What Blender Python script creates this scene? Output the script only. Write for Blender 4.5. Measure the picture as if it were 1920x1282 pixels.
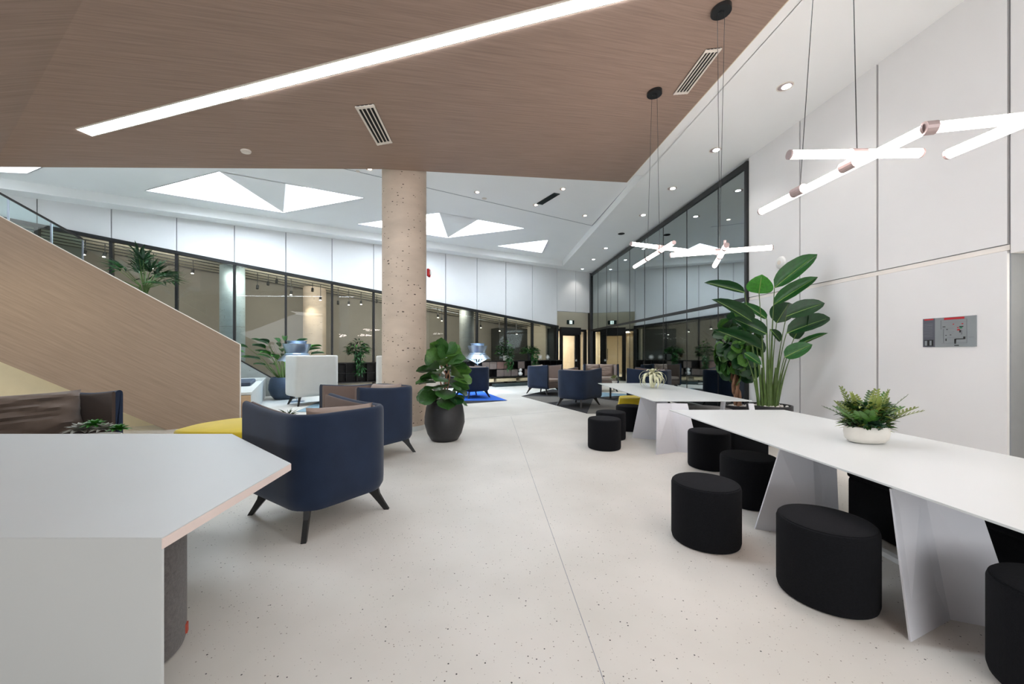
import bpy, bmesh, math, random
from mathutils import Vector, Matrix, noise
from mathutils.geometry import tessellate_polygon
random.seed(7)
PI = math.pi
for o in list(bpy.data.objects): bpy.data.objects.remove(o)
scn = bpy.context.scene
C = scn.collection
V = Vector
# ---------------------------------------------------------------- camera
F, EYE, UC, VC = 720.0, 1.45, 960.0, 660.0
cd = bpy.data.cameras.new('camera'); cam = bpy.data.objects.new('camera', cd); C.objects.link(cam)
cam.location = (0, 0, EYE); cam.rotation_euler = (PI/2, 0, 0)
cd.sensor_fit = 'HORIZONTAL'; cd.sensor_width = 36; cd.lens = 36*F/1920
cd.shift_y = -(641-VC)/1920.0; cd.clip_start = .05; cd.clip_end = 200
scn.camera = cam
# ---------------------------------------------------------------- world and lights
w = bpy.data.worlds.new('world'); scn.world = w; w.use_nodes = True
bg = w.node_tree.nodes['Background']; bg.inputs[0].default_value = (.80, .90, 1.0, 1); bg.inputs[1].default_value = .7
scn.view_settings.view_transform = 'Standard'; scn.view_settings.look = 'None'
scn.view_settings.exposure = 0.62; scn.view_settings.gamma = 1.0
SKY_E, STRIP_E, TUBE_E, DOWN_E = 12.5, 32.0, 19.0, 30.0
def area(name, loc, rot, sx, sy, power, col=(1, 1, 1)):
    l = bpy.data.lights.new(name, 'AREA'); l.shape = 'RECTANGLE'; l.size = sx; l.size_y = sy; l.energy = power; l.color = col
    o = bpy.data.objects.new(name, l); C.objects.link(o); o.location = loc; o.rotation_euler = rot; return o
area('fill_behind', (3.0, -5.4, 2.6), (math.radians(100), 0, math.radians(4)), 7, 4.0, 150, (1, .975, .95))  # unseen fill light added behind the camera, not a real window
area('fill_left', (-14.6, 1.5, 2.4), (math.radians(100), 0, math.radians(-78)), 7, 3.4, 240, (.88, .95, 1))  # cool fill added out of view at the left for the far zone
area('fill_overhead', (-.5, -2.6, 4.4), (0, 0, 0), 8, 2.2, 230, (1, .97, .94))  # overhead fill added behind the camera, no fixture there
area('fill_side', (-9.5, -2.2, 2.6), (math.radians(97), 0, math.radians(-90)), 5, 3.6, 330, (1, .98, .96))  # sideways fill, added to brighten the right wall
area('fill_upward', (-10.3, 8.5, 3.1), (math.radians(180-22), 0, math.radians(-90)), 3.5, 3, 10, (.86, .95, 1))  # uplight added behind the stair panel to lift the white ceiling
def spot(name, loc, power, col, size=2.2, blend=.7, rad=.08, target=None):
    l = bpy.data.lights.new(name, 'SPOT'); l.energy = power; l.color = col; l.spot_size = size; l.spot_blend = blend; l.shadow_soft_size = rad
    o = bpy.data.objects.new(name, l); C.objects.link(o); o.location = loc
    if target is not None: o.rotation_euler = (V(target)-V(loc)).to_track_quat('-Z', 'Y').to_euler()
    return o
def point(name, loc, power, col, rad=.1):
    l = bpy.data.lights.new(name, 'POINT'); l.energy = power; l.color = col; l.shadow_soft_size = rad
    o = bpy.data.objects.new(name, l); C.objects.link(o); o.location = loc; return o
# ---------------------------------------------------------------- materials
def s2l(c): return tuple(((x/255)/12.92 if x/255 <= .04045 else ((x/255+.055)/1.055)**2.4) for x in c)+(1,)
MATS = {}
def nt(name):
    m = bpy.data.materials.new(name); m.use_nodes = True; MATS[name] = m
    return m, m.node_tree, m.node_tree.nodes['Principled BSDF']
def mat(name, rgb, rough=.5, metal=0, var=.06, scale=8, bump=0, bscale=60, emit=None, es=0, sheen=0, coat=0, spec=.5, stretch=None, coord='Object'):
    m, t, b = nt(name); L = t.links; N = t.nodes
    c = s2l(rgb); tc = N.new('ShaderNodeTexCoord'); mp = N.new('ShaderNodeMapping'); L.new(tc.outputs[coord], mp.inputs[0])
    if stretch: mp.inputs['Scale'].default_value = stretch
    n = N.new('ShaderNodeTexNoise'); n.inputs['Scale'].default_value = scale; n.inputs['Detail'].default_value = 6; L.new(mp.outputs[0], n.inputs[0])
    r = N.new('ShaderNodeValToRGB'); L.new(n.outputs[0], r.inputs[0])
    r.color_ramp.elements[0].position = .3; r.color_ramp.elements[1].position = .7
    r.color_ramp.elements[0].color = tuple(x*(1-var) for x in c[:3])+(1,); r.color_ramp.elements[1].color = tuple(min(1, x*(1+var)) for x in c[:3])+(1,)
    L.new(r.outputs[0], b.inputs['Base Color']); b.inputs['Roughness'].default_value = rough; b.inputs['Metallic'].default_value = metal
    b.inputs['Specular IOR Level'].default_value = spec; b.inputs['Sheen Weight'].default_value = sheen; b.inputs['Coat Weight'].default_value = coat
    b.inputs['Coat Roughness'].default_value = .06
    if bump:
        n2 = N.new('ShaderNodeTexNoise'); n2.inputs['Scale'].default_value = bscale; n2.inputs['Detail'].default_value = 4; L.new(mp.outputs[0], n2.inputs[0])
        bp = N.new('ShaderNodeBump'); bp.inputs['Strength'].default_value = bump; bp.inputs['Distance'].default_value = .01; L.new(n2.outputs[0], bp.inputs['Height']); L.new(bp.outputs[0], b.inputs['Normal'])
    if emit: b.inputs['Emission Color'].default_value = s2l(emit); b.inputs['Emission Strength'].default_value = es
    return m
mat('white_paint', (226, 226, 226), .6, var=.015, scale=1.5)
mat('ceiling_white', (243, 244, 243), .7, var=.012, scale=1.0)
mat('cream_paint', (216, 206, 182), .7, var=.02, scale=1.0)
mat('joint', (140, 144, 148), .6, var=.03)
mat('black_metal', (22, 24, 26), .38, var=.15, scale=5)
mat('dark_trim', (20, 17, 16), .4, var=.1)
mat('grey_cloth', (98, 94, 92), .95, var=.22, scale=70, bump=.5, bscale=220, sheen=.2)
mat('black_cloth', (19, 20, 24), .93, var=.3, scale=90, bump=.5, bscale=260, sheen=.02, spec=.15, stretch=(1, 1, 3))
mat('blue_velvet', (28, 41, 63), .8, var=.22, scale=2.5, bump=.12, bscale=240, sheen=.16, spec=.2)
mat('taupe_cloth', (112, 96, 88), .9, var=.05, scale=6, bump=.15, bscale=300, sheen=.2, spec=.2)
mat('dark_brown_cloth', (70, 58, 52), .9, var=.06, scale=6, bump=.15, bscale=300, sheen=.15, spec=.2)
mat('cushion_cloth', (150, 133, 123), .85, var=.05, scale=5, bump=.15, bscale=260, sheen=.25, spec=.2)
mat('cushion_brown', (104, 90, 80), .85, var=.05, scale=5, bump=.15, bscale=260, sheen=.25, spec=.2)
mat('pale_cloth', (214, 212, 206), .9, var=.02, scale=5, bump=.1, bscale=260, sheen=.2, spec=.2)
mat('navy_cloth', (38, 48, 66), .9, var=.08, sheen=.2)
mat('yellow_cloth', (206, 178, 30), .85, var=.05, scale=6, bump=.15, bscale=250, sheen=.2)
mat('leg_black', (18, 18, 19), .4, var=.1)
mat('table_white', (216, 220, 220), .3, var=.006, scale=2)
mat('leg_white', (228, 229, 235), .35, var=.01, scale=2)
mat('counter_white', (196, 199, 198), .42, var=.01, scale=2, spec=.6)
mat('counter_edge', (226, 208, 200), .35, var=.02)
mat('pot_black', (40, 40, 42), .5, var=.12, scale=20, bump=.1, bscale=120)
mat('pot_slate', (52, 66, 84), .55, var=.1, scale=20)
mat('pot_white', (218, 214, 206), .6, var=.03, scale=20, bump=.1)
mat('soil', (34, 27, 22), .95, var=.4, scale=60, bump=.8)
mat('pebble', (222, 218, 214), .7, var=.08, scale=40)
mat('bark', (140, 104, 80), .85, var=.35, scale=25, bump=.7, bscale=50, stretch=(1, 1, .2))
mat('stem_green', (74, 98, 44), .6, var=.2, scale=14)
def leafmat(name, rgb, rough=.38, var=.3):
    m = mat(name, rgb, rough, var=var, scale=9, bump=.2, bscale=30, spec=.45); b = m.node_tree.nodes['Principled BSDF']
    return m
leafmat('leaf_dark', (20, 58, 26)); leafmat('leaf_mid', (32, 84, 34)); leafmat('leaf_bright', (52, 116, 36)); leafmat('leaf_fiddle', (50, 90, 38)); leafmat('leaf_fiddle_light', (70, 112, 42))
leafmat('leaf_teal', (48, 84, 62), .5); leafmat('leaf_air', (208, 208, 176), .7, .15); leafmat('leaf_olive', (120, 134, 58)); leafmat('leaf_grey', (150, 150, 140), .7)
mat('midrib', (118, 148, 74), .5, var=.1)
mat('silver', (170, 184, 200), .3, metal=.75, var=.08, scale=12, bump=.05, bscale=300)
mat('hub_metal', (168, 150, 148), .4, metal=.3, var=.05)
mat('vent_white', (222, 214, 204), .5, var=.02)
mat('vent_black', (8, 8, 8), .8)
mat('bleacher_wood', (190, 160, 126), .5, var=.08, scale=5, stretch=(1, 1, 12))
mat('bleacher_white', (206, 210, 208), .55, var=.05, scale=4, bump=.1)
mat('cabinet_black', (16, 14, 14), .35, var=.2)
mat('cabinet_dusky', (118, 92, 84), .5, var=.1)
mat('cabinet_grey', (112, 100, 94), .5, var=.1)
mat('cabinet_rust', (96, 58, 46), .5, var=.1)
mat('bench_cushion', (214, 196, 158), .8, var=.04)
mat('plinth', (42, 56, 58), .6, var=.1)
mat('rug_grey', (104, 101, 96), 1, var=.12, scale=60, bump=.5, bscale=300)
mat('rug_dark', (34, 34, 38), 1, var=.2, scale=60, bump=.5, bscale=300)
mat('rug_blue', (24, 92, 196), 1, var=.1, scale=60, bump=.5, bscale=300)
mat('rug_pale', (120, 146, 160), 1, var=.1, scale=60, bump=.5, bscale=300)
mat('white_ceramic', (230, 230, 228), .3, var=.02)
mat('sign_grey', (138, 144, 148), .25, var=.02, coat=.6)
mat('sign_dark', (92, 94, 104), .25, var=.02, coat=.6)
mat('sign_red', (178, 22, 34), .4, var=.02); mat('sign_black', (20, 22, 24), .4); mat('sign_green', (20, 120, 84), .4); mat('sign_line', (106, 110, 116), .4)
mat('exit_dark', (10, 40, 38), .4)
mat('exit_white', (220, 235, 230), .4, emit=(225, 245, 240), es=.8)
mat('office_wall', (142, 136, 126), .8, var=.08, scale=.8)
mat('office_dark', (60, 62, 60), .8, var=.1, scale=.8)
mat('office_ceiling', (226, 218, 198), .8, var=.05)
mat('corridor_wall', (226, 214, 192), .6, var=.03)
mat('curtain', (150, 166, 160), .7, var=.25, scale=.9, stretch=(2, 2, .12))
mat('person_cloth', (70, 68, 56), .9, var=.15); mat('person_skin', (120, 96, 76), .7)
mat('red_device', (190, 20, 24), .4); mat('red_tag', (190, 80, 60), .7)
mat('panel_edge', (236, 231, 224), .5, var=.02)
mat('soffit_cream', (226, 214, 182), .6, var=.02)
def emis(name, rgb, st):
    m, t, b = nt(name); b.inputs['Base Color'].default_value = s2l(rgb); b.inputs['Emission Color'].default_value = s2l(rgb); b.inputs['Emission Strength'].default_value = st; return m
emis('sky_glass', (236, 246, 255), SKY_E); emis('led_strip', (235, 245, 255), STRIP_E); emis('tube_light', (255, 238, 232), TUBE_E)
emis('lamp_glow', (255, 246, 230), 12); emis('lamp_cool', (236, 248, 255), 10); emis('corridor_lamp', (255, 240, 215), 6); emis('lamp_inner', (225, 240, 255), 9)
def wood(name, rgb, var, sc=(1.2, 42, 42)):
    m, t, b = nt(name); L = t.links; N = t.nodes; c = s2l(rgb)
    tc = N.new('ShaderNodeTexCoord'); mp = N.new('ShaderNodeMapping'); L.new(tc.outputs['UV'], mp.inputs[0]); mp.inputs['Scale'].default_value = sc
    n = N.new('ShaderNodeTexNoise'); n.inputs['Scale'].default_value = 1; n.inputs['Detail'].default_value = 5; n.inputs['Roughness'].default_value = .65; L.new(mp.outputs[0], n.inputs[0])
    r = N.new('ShaderNodeValToRGB'); L.new(n.outputs[0], r.inputs[0]); r.color_ramp.elements[0].position = .32; r.color_ramp.elements[1].position = .68
    r.color_ramp.elements[0].color = tuple(x*(1-var) for x in c[:3])+(1,); r.color_ramp.elements[1].color = tuple(x*(1+var) for x in c[:3])+(1,)
    L.new(r.outputs[0], b.inputs['Base Color']); b.inputs['Roughness'].default_value = .55; b.inputs['Specular IOR Level'].default_value = .3; return m
wood('wood_ceiling', (150, 128, 115), .17); wood('wood_panel', (158, 138, 120), .13, (1.5, 36, 36))
# floor: pale cast floor with dark flecks
m, t, b = nt('floor_terrazzo'); L = t.links; N = t.nodes
tc = N.new('ShaderNodeTexCoord')
base = N.new('ShaderNodeTexNoise'); base.inputs['Scale'].default_value = .9; base.inputs['Detail'].default_value = 5; L.new(tc.outputs['Object'], base.inputs[0])
rb = N.new('ShaderNodeValToRGB'); rb.color_ramp.elements[0].color = s2l((204, 200, 192)); rb.color_ramp.elements[1].color = s2l((218, 214, 207)); rb.color_ramp.elements[0].position = .35; rb.color_ramp.elements[1].position = .65
L.new(base.outputs[0], rb.inputs[0]); cur = rb.outputs[0]
for sc_, th, keep, col in ((24, .10, .72, (50, 47, 46)), (38, .12, .66, (120, 112, 104)), (60, .12, .6, (156, 150, 142))):
    vo = N.new('ShaderNodeTexVoronoi'); vo.inputs['Scale'].default_value = sc_; L.new(tc.outputs['Object'], vo.inputs['Vector'])
    lt = N.new('ShaderNodeMath'); lt.operation = 'LESS_THAN'; L.new(vo.outputs['Distance'], lt.inputs[0]); lt.inputs[1].default_value = th
    sp = N.new('ShaderNodeSeparateColor'); L.new(vo.outputs['Color'], sp.inputs[0])
    gt = N.new('ShaderNodeMath'); gt.operation = 'GREATER_THAN'; L.new(sp.outputs[0], gt.inputs[0]); gt.inputs[1].default_value = keep
    mu = N.new('ShaderNodeMath'); mu.operation = 'MULTIPLY'; L.new(lt.outputs[0], mu.inputs[0]); L.new(gt.outputs[0], mu.inputs[1])
    mx = N.new('ShaderNodeMix'); mx.data_type = 'RGBA'; L.new(mu.outputs[0], mx.inputs['Factor']); L.new(cur, mx.inputs['A']); mx.inputs['B'].default_value = s2l(col); cur = mx.outputs['Result']
L.new(cur, b.inputs['Base Color']); b.inputs['Roughness'].default_value = .42; b.inputs['Specular IOR Level'].default_value = .35
# concrete
def concrete(name, rgb, hole=(90, 80, 70)):
    m, t, b = nt(name); L = t.links; N = t.nodes; c = s2l(rgb)
    tc = N.new('ShaderNodeTexCoord'); mp = N.new('ShaderNodeMapping'); L.new(tc.outputs['Object'], mp.inputs[0]); mp.inputs['Scale'].default_value = (1, 1, 2.2)
    n = N.new('ShaderNodeTexNoise'); n.inputs['Scale'].default_value = 1.6; n.inputs['Detail'].default_value = 8; L.new(mp.outputs[0], n.inputs[0])
    r = N.new('ShaderNodeValToRGB'); L.new(n.outputs[0], r.inputs[0]); r.color_ramp.elements[0].position = .3; r.color_ramp.elements[1].position = .7
    r.color_ramp.elements[0].color = tuple(x*.84 for x in c[:3])+(1,); r.color_ramp.elements[1].color = tuple(x*1.1 for x in c[:3])+(1,)
    vo = N.new('ShaderNodeTexVoronoi'); vo.inputs['Scale'].default_value = 11; L.new(mp.outputs[0], vo.inputs['Vector'])
    n3 = N.new('ShaderNodeTexNoise'); n3.inputs['Scale'].default_value = 2.2; L.new(tc.outputs['Object'], n3.inputs[0])
    ml = N.new('ShaderNodeMath'); ml.operation = 'MULTIPLY'; L.new(n3.outputs[0], ml.inputs[0]); ml.inputs[1].default_value = .40
    sp = N.new('ShaderNodeSeparateColor'); L.new(vo.outputs['Color'], sp.inputs[0])
    m2 = N.new('ShaderNodeMath'); m2.operation = 'MULTIPLY'; L.new(sp.outputs[0], m2.inputs[0]); L.new(ml.outputs[0], m2.inputs[1])
    lt = N.new('ShaderNodeMath'); lt.operation = 'LESS_THAN'; L.new(vo.outputs['Distance'], lt.inputs[0]); L.new(m2.outputs[0], lt.inputs[1])
    mx = N.new('ShaderNodeMix'); mx.data_type = 'RGBA'; L.new(lt.outputs[0], mx.inputs['Factor']); L.new(r.outputs[0], mx.inputs['A']); mx.inputs['B'].default_value = s2l(hole)
    L.new(mx.outputs['Result'], b.inputs['Base Color']); b.inputs['Roughness'].default_value = .8
    bp = N.new('ShaderNodeBump'); bp.inputs['Strength'].default_value = .5; bp.inputs['Distance'].default_value = .02; L.new(n.outputs[0], bp.inputs['Height']); L.new(bp.outputs[0], b.inputs['Normal']); return m
concrete('concrete_warm', (196, 178, 160), (70, 58, 50)); concrete('concrete_grey', (150, 154, 150), (84, 86, 84)); concrete('concrete_blue', (168, 184, 188), (110, 120, 122))
def glass(name, tint, refl, rough=0.0, gcol=(1, 1, 1), ior=1.5):
    m, t, b = nt(name); L = t.links; N = t.nodes; N.remove(b); out = N['Material Output']
    tr = N.new('ShaderNodeBsdfTransparent'); tr.inputs[0].default_value = tuple(tint)+(1,)
    gl = N.new('ShaderNodeBsdfGlossy'); gl.inputs['Roughness'].default_value = rough; gl.inputs['Color'].default_value = tuple(gcol)+(1,)
    fr = N.new('ShaderNodeFresnel'); fr.inputs[0].default_value = ior
    ad = N.new('ShaderNodeMath'); ad.operation = 'ADD'; ad.use_clamp = True; L.new(fr.outputs[0], ad.inputs[0]); ad.inputs[1].default_value = refl
    mx = N.new('ShaderNodeMixShader'); L.new(ad.outputs[0], mx.inputs[0]); L.new(tr.outputs[0], mx.inputs[1]); L.new(gl.outputs[0], mx.inputs[2]); L.new(mx.outputs[0], out.inputs[0]); return m
glass('glass_far', (.76, .79, .79), .015, ior=1.18); glass('glass_mirror', (.5, .56, .54), .42, .03, gcol=(.88, .96, .96)); glass('glass_rail', (.78, .90, .92), .02); glass('glass_door', (.9, .88, .84), .02)
# ---------------------------------------------------------------- geometry helpers
class MB:
    def __init__(s): s.v = []; s.f = []; s.uv = None
    def add(s, vs, fs):
        k = len(s.v); s.v += [V(p) for p in vs]; s.f += [tuple(i+k for i in f) for f in fs]; return s
    def box(s, c, d, rz=0):
        c = V(c); R = Matrix.Rotation(rz, 3, 'Z'); x, y, z = d[0]/2, d[1]/2, d[2]/2
        vs = [c+R @ V((a*x, b_*y, e*z)) for a in (-1, 1) for b_ in (-1, 1) for e in (-1, 1)]
        return s.add(vs, [(0, 1, 3, 2), (4, 6, 7, 5), (0, 4, 5, 1), (2, 3, 7, 6), (0, 2, 6, 4), (1, 5, 7, 3)])
    def slab(s, poly, off):            # polygon of 3-D points extruded by vector off
        n = len(poly); off = V(off); a = [V(p) for p in poly]
        return s.add(a+[p+off for p in a], [tuple(range(n))[::-1], tuple(range(n, 2*n))]+[(i, (i+1) % n, n+(i+1) % n, n+i) for i in range(n)])
    def prism(s, poly, z0, z1): return s.slab([(p[0], p[1], z0) for p in poly], (0, 0, z1-z0))
    def bar(s, a, b_, w_, h, up=(0, 0, 1)):
        a, b_ = V(a), V(b_); d = (b_-a).normalized(); x = d.cross(V(up)).normalized(); y = x.cross(d)
        q = [a+x*i*w_/2+y*j*h/2 for i, j in ((-1, -1), (1, -1), (1, 1), (-1, 1))]; return s.slab(q, b_-a)
    def tube(s, pts, r, n=8, cap=True):
        pts = [V(p) for p in pts]; rs = r if isinstance(r, (list, tuple)) else [r]*len(pts); k = len(s.v); ref = None
        for i, p in enumerate(pts):
            d = (pts[min(i+1, len(pts)-1)]-pts[max(i-1, 0)]).normalized()
            if ref is None: ref = V((1, 0, 0)) if abs(d.x) < .8 else V((0, 1, 0))
            x = (ref-d*ref.dot(d)).normalized(); ref = x; y = d.cross(x)
            for j in range(n): s.v.append(p+(x*math.cos(2*PI*j/n)+y*math.sin(2*PI*j/n))*rs[i])
        for i in range(len(pts)-1):
            for j in range(n): s.f.append((k+i*n+j, k+i*n+(j+1) % n, k+(i+1)*n+(j+1) % n, k+(i+1)*n+j))
        if cap: s.f.append(tuple(k+j for j in range(n))[::-1]); s.f.append(tuple(k+(len(pts)-1)*n+j for j in range(n)))
        return s
    def lathe(s, prof, c=(0, 0, 0), n=40, sx=1, sy=1):
        c = V(c); k = len(s.v)
        for r, z in prof:
            for j in range(n): s.v.append(c+V((r*sx*math.cos(2*PI*j/n), r*sy*math.sin(2*PI*j/n), z)))
        for i in range(len(prof)-1):
            for j in range(n): s.f.append((k+i*n+j, k+i*n+(j+1) % n, k+(i+1)*n+(j+1) % n, k+(i+1)*n+j))
        s.f.append(tuple(k+j for j in range(n))[::-1]); s.f.append(tuple(k+(len(prof)-1)*n+j for j in range(n))); return s
    def build(s, name, material, parent=None, smooth=False, uv=None, bevel=0, local=False):
        me = bpy.data.meshes.new(name); org = V((0, 0, 0))
        if parent is not None and not local:
            p = parent; M = Matrix()
            while p: M = p.matrix_basis @ M; p = p.parent
            inv = M.inverted(); vs = [inv @ v for v in s.v]
        else: vs = s.v
        me.from_pydata([tuple(v) for v in vs], [], s.f)
        bm = bmesh.new(); bm.from_mesh(me)
        bmesh.ops.recalc_face_normals(bm, faces=bm.faces)
        if bevel: bmesh.ops.bevel(bm, geom=[e for e in bm.edges if len(e.link_faces) == 2 and e.calc_face_angle(0) > .5], offset=bevel, segments=2, affect='EDGES', profile=.7)
        bm.to_mesh(me); bm.free()
        if uv:
            ul = me.uv_layers.new(); a, b_ = V(uv[0]), V(uv[1])
            for lp in me.loops: p = s.v[lp.vertex_index] if not bevel else me.vertices[lp.vertex_index].co; ul.data[lp.index].uv = (p.dot(a), p.dot(b_))
        me.materials.append(MATS[material])
        if smooth:
            me.polygons.foreach_set('use_smooth', [True]*len(me.polygons))
            try: me.set_sharp_from_angle(angle=math.radians(40))
            except Exception: pass
        o = bpy.data.objects.new(name, me); C.objects.link(o)
        if parent is not None: o.parent = parent
        return o
def tag(o, label=None, cat=None, group=None, kind=None):
    if label: o['label'] = label
    if cat: o['category'] = cat
    if group: o['group'] = group
    if kind: o['kind'] = kind
    return o
def thing(name, label, cat, loc=(0, 0, 0), rz=0, group=None):
    o = bpy.data.objects.new(name, None); C.objects.link(o); o.location = loc; o.rotation_euler = (0, 0, rz); o.empty_display_size = .1
    return tag(o, label, cat, group)
def struct(name, loc=(0, 0, 0)):
    o = bpy.data.objects.new(name, None); C.objects.link(o); o.location = loc; o['kind'] = 'structure'; return o
def dup(root, loc, rz, label, group=None):
    r = root.copy(); C.objects.link(r); r.location = loc; r.rotation_euler = (0, 0, rz); r['label'] = label
    if group: r['group'] = group
    for ch in list(root.children):
        c = ch.copy(); C.objects.link(c); c.parent = r
        for g in list(ch.children): d = g.copy(); C.objects.link(d); d.parent = c
    return r
def P(u, v, z=0.0): Y = F*(z-EYE)/(VC-v); return V(((u-UC)/F*Y, Y, z))
def PY(u, v, Y): return V(((u-UC)/F*Y, Y, EYE+(VC-v)/F*Y))
def rbox(name, material, parent, c, d, r, seg=3, local=True, pert=0, seed=0):
    me = bpy.data.meshes.new(name); bm = bmesh.new(); bmesh.ops.create_cube(bm, size=1)
    for v in bm.verts: v.co = V((v.co.x*d[0], v.co.y*d[1], v.co.z*d[2]))
    bmesh.ops.bevel(bm, geom=list(bm.edges), offset=r, segments=seg, affect='EDGES', profile=.5)
    for v in bm.verts: v.co += V(c)
    bm.to_mesh(me); bm.free(); me.materials.append(MATS[material]); me.polygons.foreach_set('use_smooth', [True]*len(me.polygons))
    o = bpy.data.objects.new(name, me); C.objects.link(o)
    if parent: o.parent = parent
    return o
# ---------------------------------------------------------------- room frame of reference
CZ = 5.5                                            # white ceiling height
COR = V((4.05, 19.7, 0)); DW = V((.8665, .4991, 0)); NW = V((-.4991, .8665, 0))
def FW(s, b_=0, z=0): return COR-DW*s-NW*b_+V((0, 0, z))       # far wall: s leftwards from the corner, b into the room
DR = V((-.0758, .9971, 0)); NR = V((-.9971, -.0758, 0))         # right wall: r towards the viewer, b into the room
def RW(r, b_=0, z=0): return COR-DR*r+NR*b_+V((0, 0, z))
def rY(Y): return (19.7-Y)/.9971
# wood ceiling plane z = W0 + WX*x + WY*y
W0, WX, WY = 4.896, .129, .0119
def WZ(x, y): return W0+WX*x+WY*y
def PW(u, v):
    a, c = (u-UC)/F, (VC-v)/F; Y = (W0-EYE)/(c-WX*a-WY); return V((a*Y, Y, EYE+c*Y))
# ---------------------------------------------------------------- floor
fl = struct('floor')
MB().prism([(-24, -6), (9, -6), (9, 30), (-24, 30)], -.12, 0).build('floor_slab', 'floor_terrazzo', fl)
sm = MB(); a, b_ = P(1134, 1282), P(958, 780); d = (b_-a).normalized(); sm.bar(a-d*3+V((0, 0, .0002)), b_+V((0, 0, .0002)), .004, .0008)
sm.build('floor_seam', 'joint', fl)
a, b_ = P(872, 785.5), P(1053, 770); d = (b_-a).normalized(); MB().bar(a-d*6+V((0, 0, .0002)), b_+d*.8+V((0, 0, .0002)), .008, .0008).build('floor_seam', 'joint', fl)
# ---------------------------------------------------------------- right wall
wr = struct('wall_right')
rj = [rY(8.02), rY(6.72), rY(5.40), rY(4.05)]
zt = 2.56
MB().slab([RW(rj[0], -.03), RW(rj[3], -.03), RW(rj[3], -.03, CZ), RW(rj[0], -.03, CZ)], -NR*.15).build('wall_backing', 'joint', wr)
for i in range(3):
    for z0, z1 in ((0, zt-.035), (zt+.035, CZ)):
        MB().slab([RW(rj[i]+.014, -.03, z0), RW(rj[i+1]-.014, -.03, z0), RW(rj[i+1]-.014, -.03, z1), RW(rj[i]+.014, -.03, z1)], NR*.03).build('wall_panel', 'white_paint', wr)
MB().slab([RW(rj[0], -.03, zt-.03), RW(rj[3], -.03, zt-.03), RW(rj[3], -.03, zt+.025), RW(rj[0], -.03, zt+.025)], NR*.018).build('reveal_strip', 'panel_edge', wr)
# past the last panel: upper wall runs on, doorway recess below
MB().slab([RW(rj[3]+.014, -.2, 2.49), RW(rj[3]+5.5, -.2, 2.49), RW(rj[3]+5.5, -.2, CZ), RW(rj[3]+.014, -.2, CZ)], NR*.2).build('wall_panel', 'white_paint', wr)
MB().slab([RW(rj[3]-.02, -.19), RW(rj[3]+1.35, -.19), RW(rj[3]+1.35, -.19, 2.49), RW(rj[3]-.02, -.19, 2.49)], -NR*.05).build('recess_panel', 'cream_paint', wr)
MB().slab([RW(rj[3]+1.35, -.24), RW(rj[3]+5.5, -.24), RW(rj[3]+5.5, -.24, 2.49), RW(rj[3]+1.35, -.24, 2.49)], NR*.24).build('wall_panel', 'white_paint', wr)
bs = struct('baseboard_right')
MB().slab([RW(rj[0], 0), RW(rj[3], 0), RW(rj[3], 0, .07), RW(rj[0], 0, .07)], NR*.008).build('baseboard_board', 'white_paint', bs)
wl = struct('wall_left'); MB().box((-15.5, 1, 4), (.2, 22, 8)).build('wall_board', 'white_paint', wl)  # unseen wall, added to block world light from the left
# right glazing
wg = struct('window_2')
ys = [18.5, 17.2, 15.8, 14.5, 13.16, 11.8, 10.44, 9.05, 8.07]
rs = [.12]+[rY(y) for y in ys]
for i in range(9):
    for z0, z1 in ((.09, 2.52), (2.60, 5.32)):
        MB().slab([RW(rs[i]+.012, .0, z0), RW(rs[i+1]-.012, .0, z0), RW(rs[i+1]-.012, .0, z1), RW(rs[i]+.012, .0, z1)], -NR*.012).build('pane', 'glass_mirror', wg)
for i, r in enumerate(rs[1:-1]):
    MB().slab([RW(r-.011, -.02, .05), RW(r+.011, -.02, .05), RW(r+.011, -.02, 5.36), RW(r-.011, -.02, 5.36)], NR*.026).build('mullion', 'black_metal', wg)
for z0, z1, d0 in ((5.32, 5.44, .04), (2.52, 2.60, .03), (0, .09, .04)):
    MB().slab([RW(.05, -.05, z0), RW(rs[-1], -.05, z0), RW(rs[-1], -.05, z1), RW(.05, -.05, z1)], NR*(d0+.05)).build('frame_rail', 'black_metal', wg)
MB().slab([RW(rs[-1]-.01, -.08, 0), RW(rs[-1]+.06, -.08, 0), RW(rs[-1]+.06, -.08, 5.44), RW(rs[-1]-.01, -.08, 5.44)], NR*.13).build('frame_jamb', 'black_metal', wg)
MB().slab([RW(.0, -.05, 0), RW(.13, -.05, 0), RW(.13, -.05, 5.44), RW(.0, -.05, 5.44)], NR*.12).build('frame_jamb', 'black_metal', wg)
# pleated blind wall behind the right glass and its room
cv = []
bl = struct('trim_1')
for i in range(9):
    for k in range(3):
        r0 = rs[i]+(rs[i+1]-rs[i])*k/3; r1 = rs[i]+(rs[i+1]-rs[i])*(k+1)/3
        MB().slab([RW(r0+.02, -.55-.1*(k % 2), 0), RW(r1-.02, -.55-.16*((k+i) % 2), 0), RW(r1-.02, -.55-.16*((k+i) % 2), 5.4), RW(r0+.02, -.55-.1*(k % 2), 5.4)], -NR*.01).build('blind_panel', 'curtain', bl)
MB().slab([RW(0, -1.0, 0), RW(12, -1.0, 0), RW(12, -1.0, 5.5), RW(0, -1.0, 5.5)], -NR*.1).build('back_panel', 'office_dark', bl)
point('recess_fill', RW(rj[3]+.9, .0, 2.2)-NR*.02, 9, (1, .95, .88), .05)  # unseen point light added to lighten the cream recess
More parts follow.
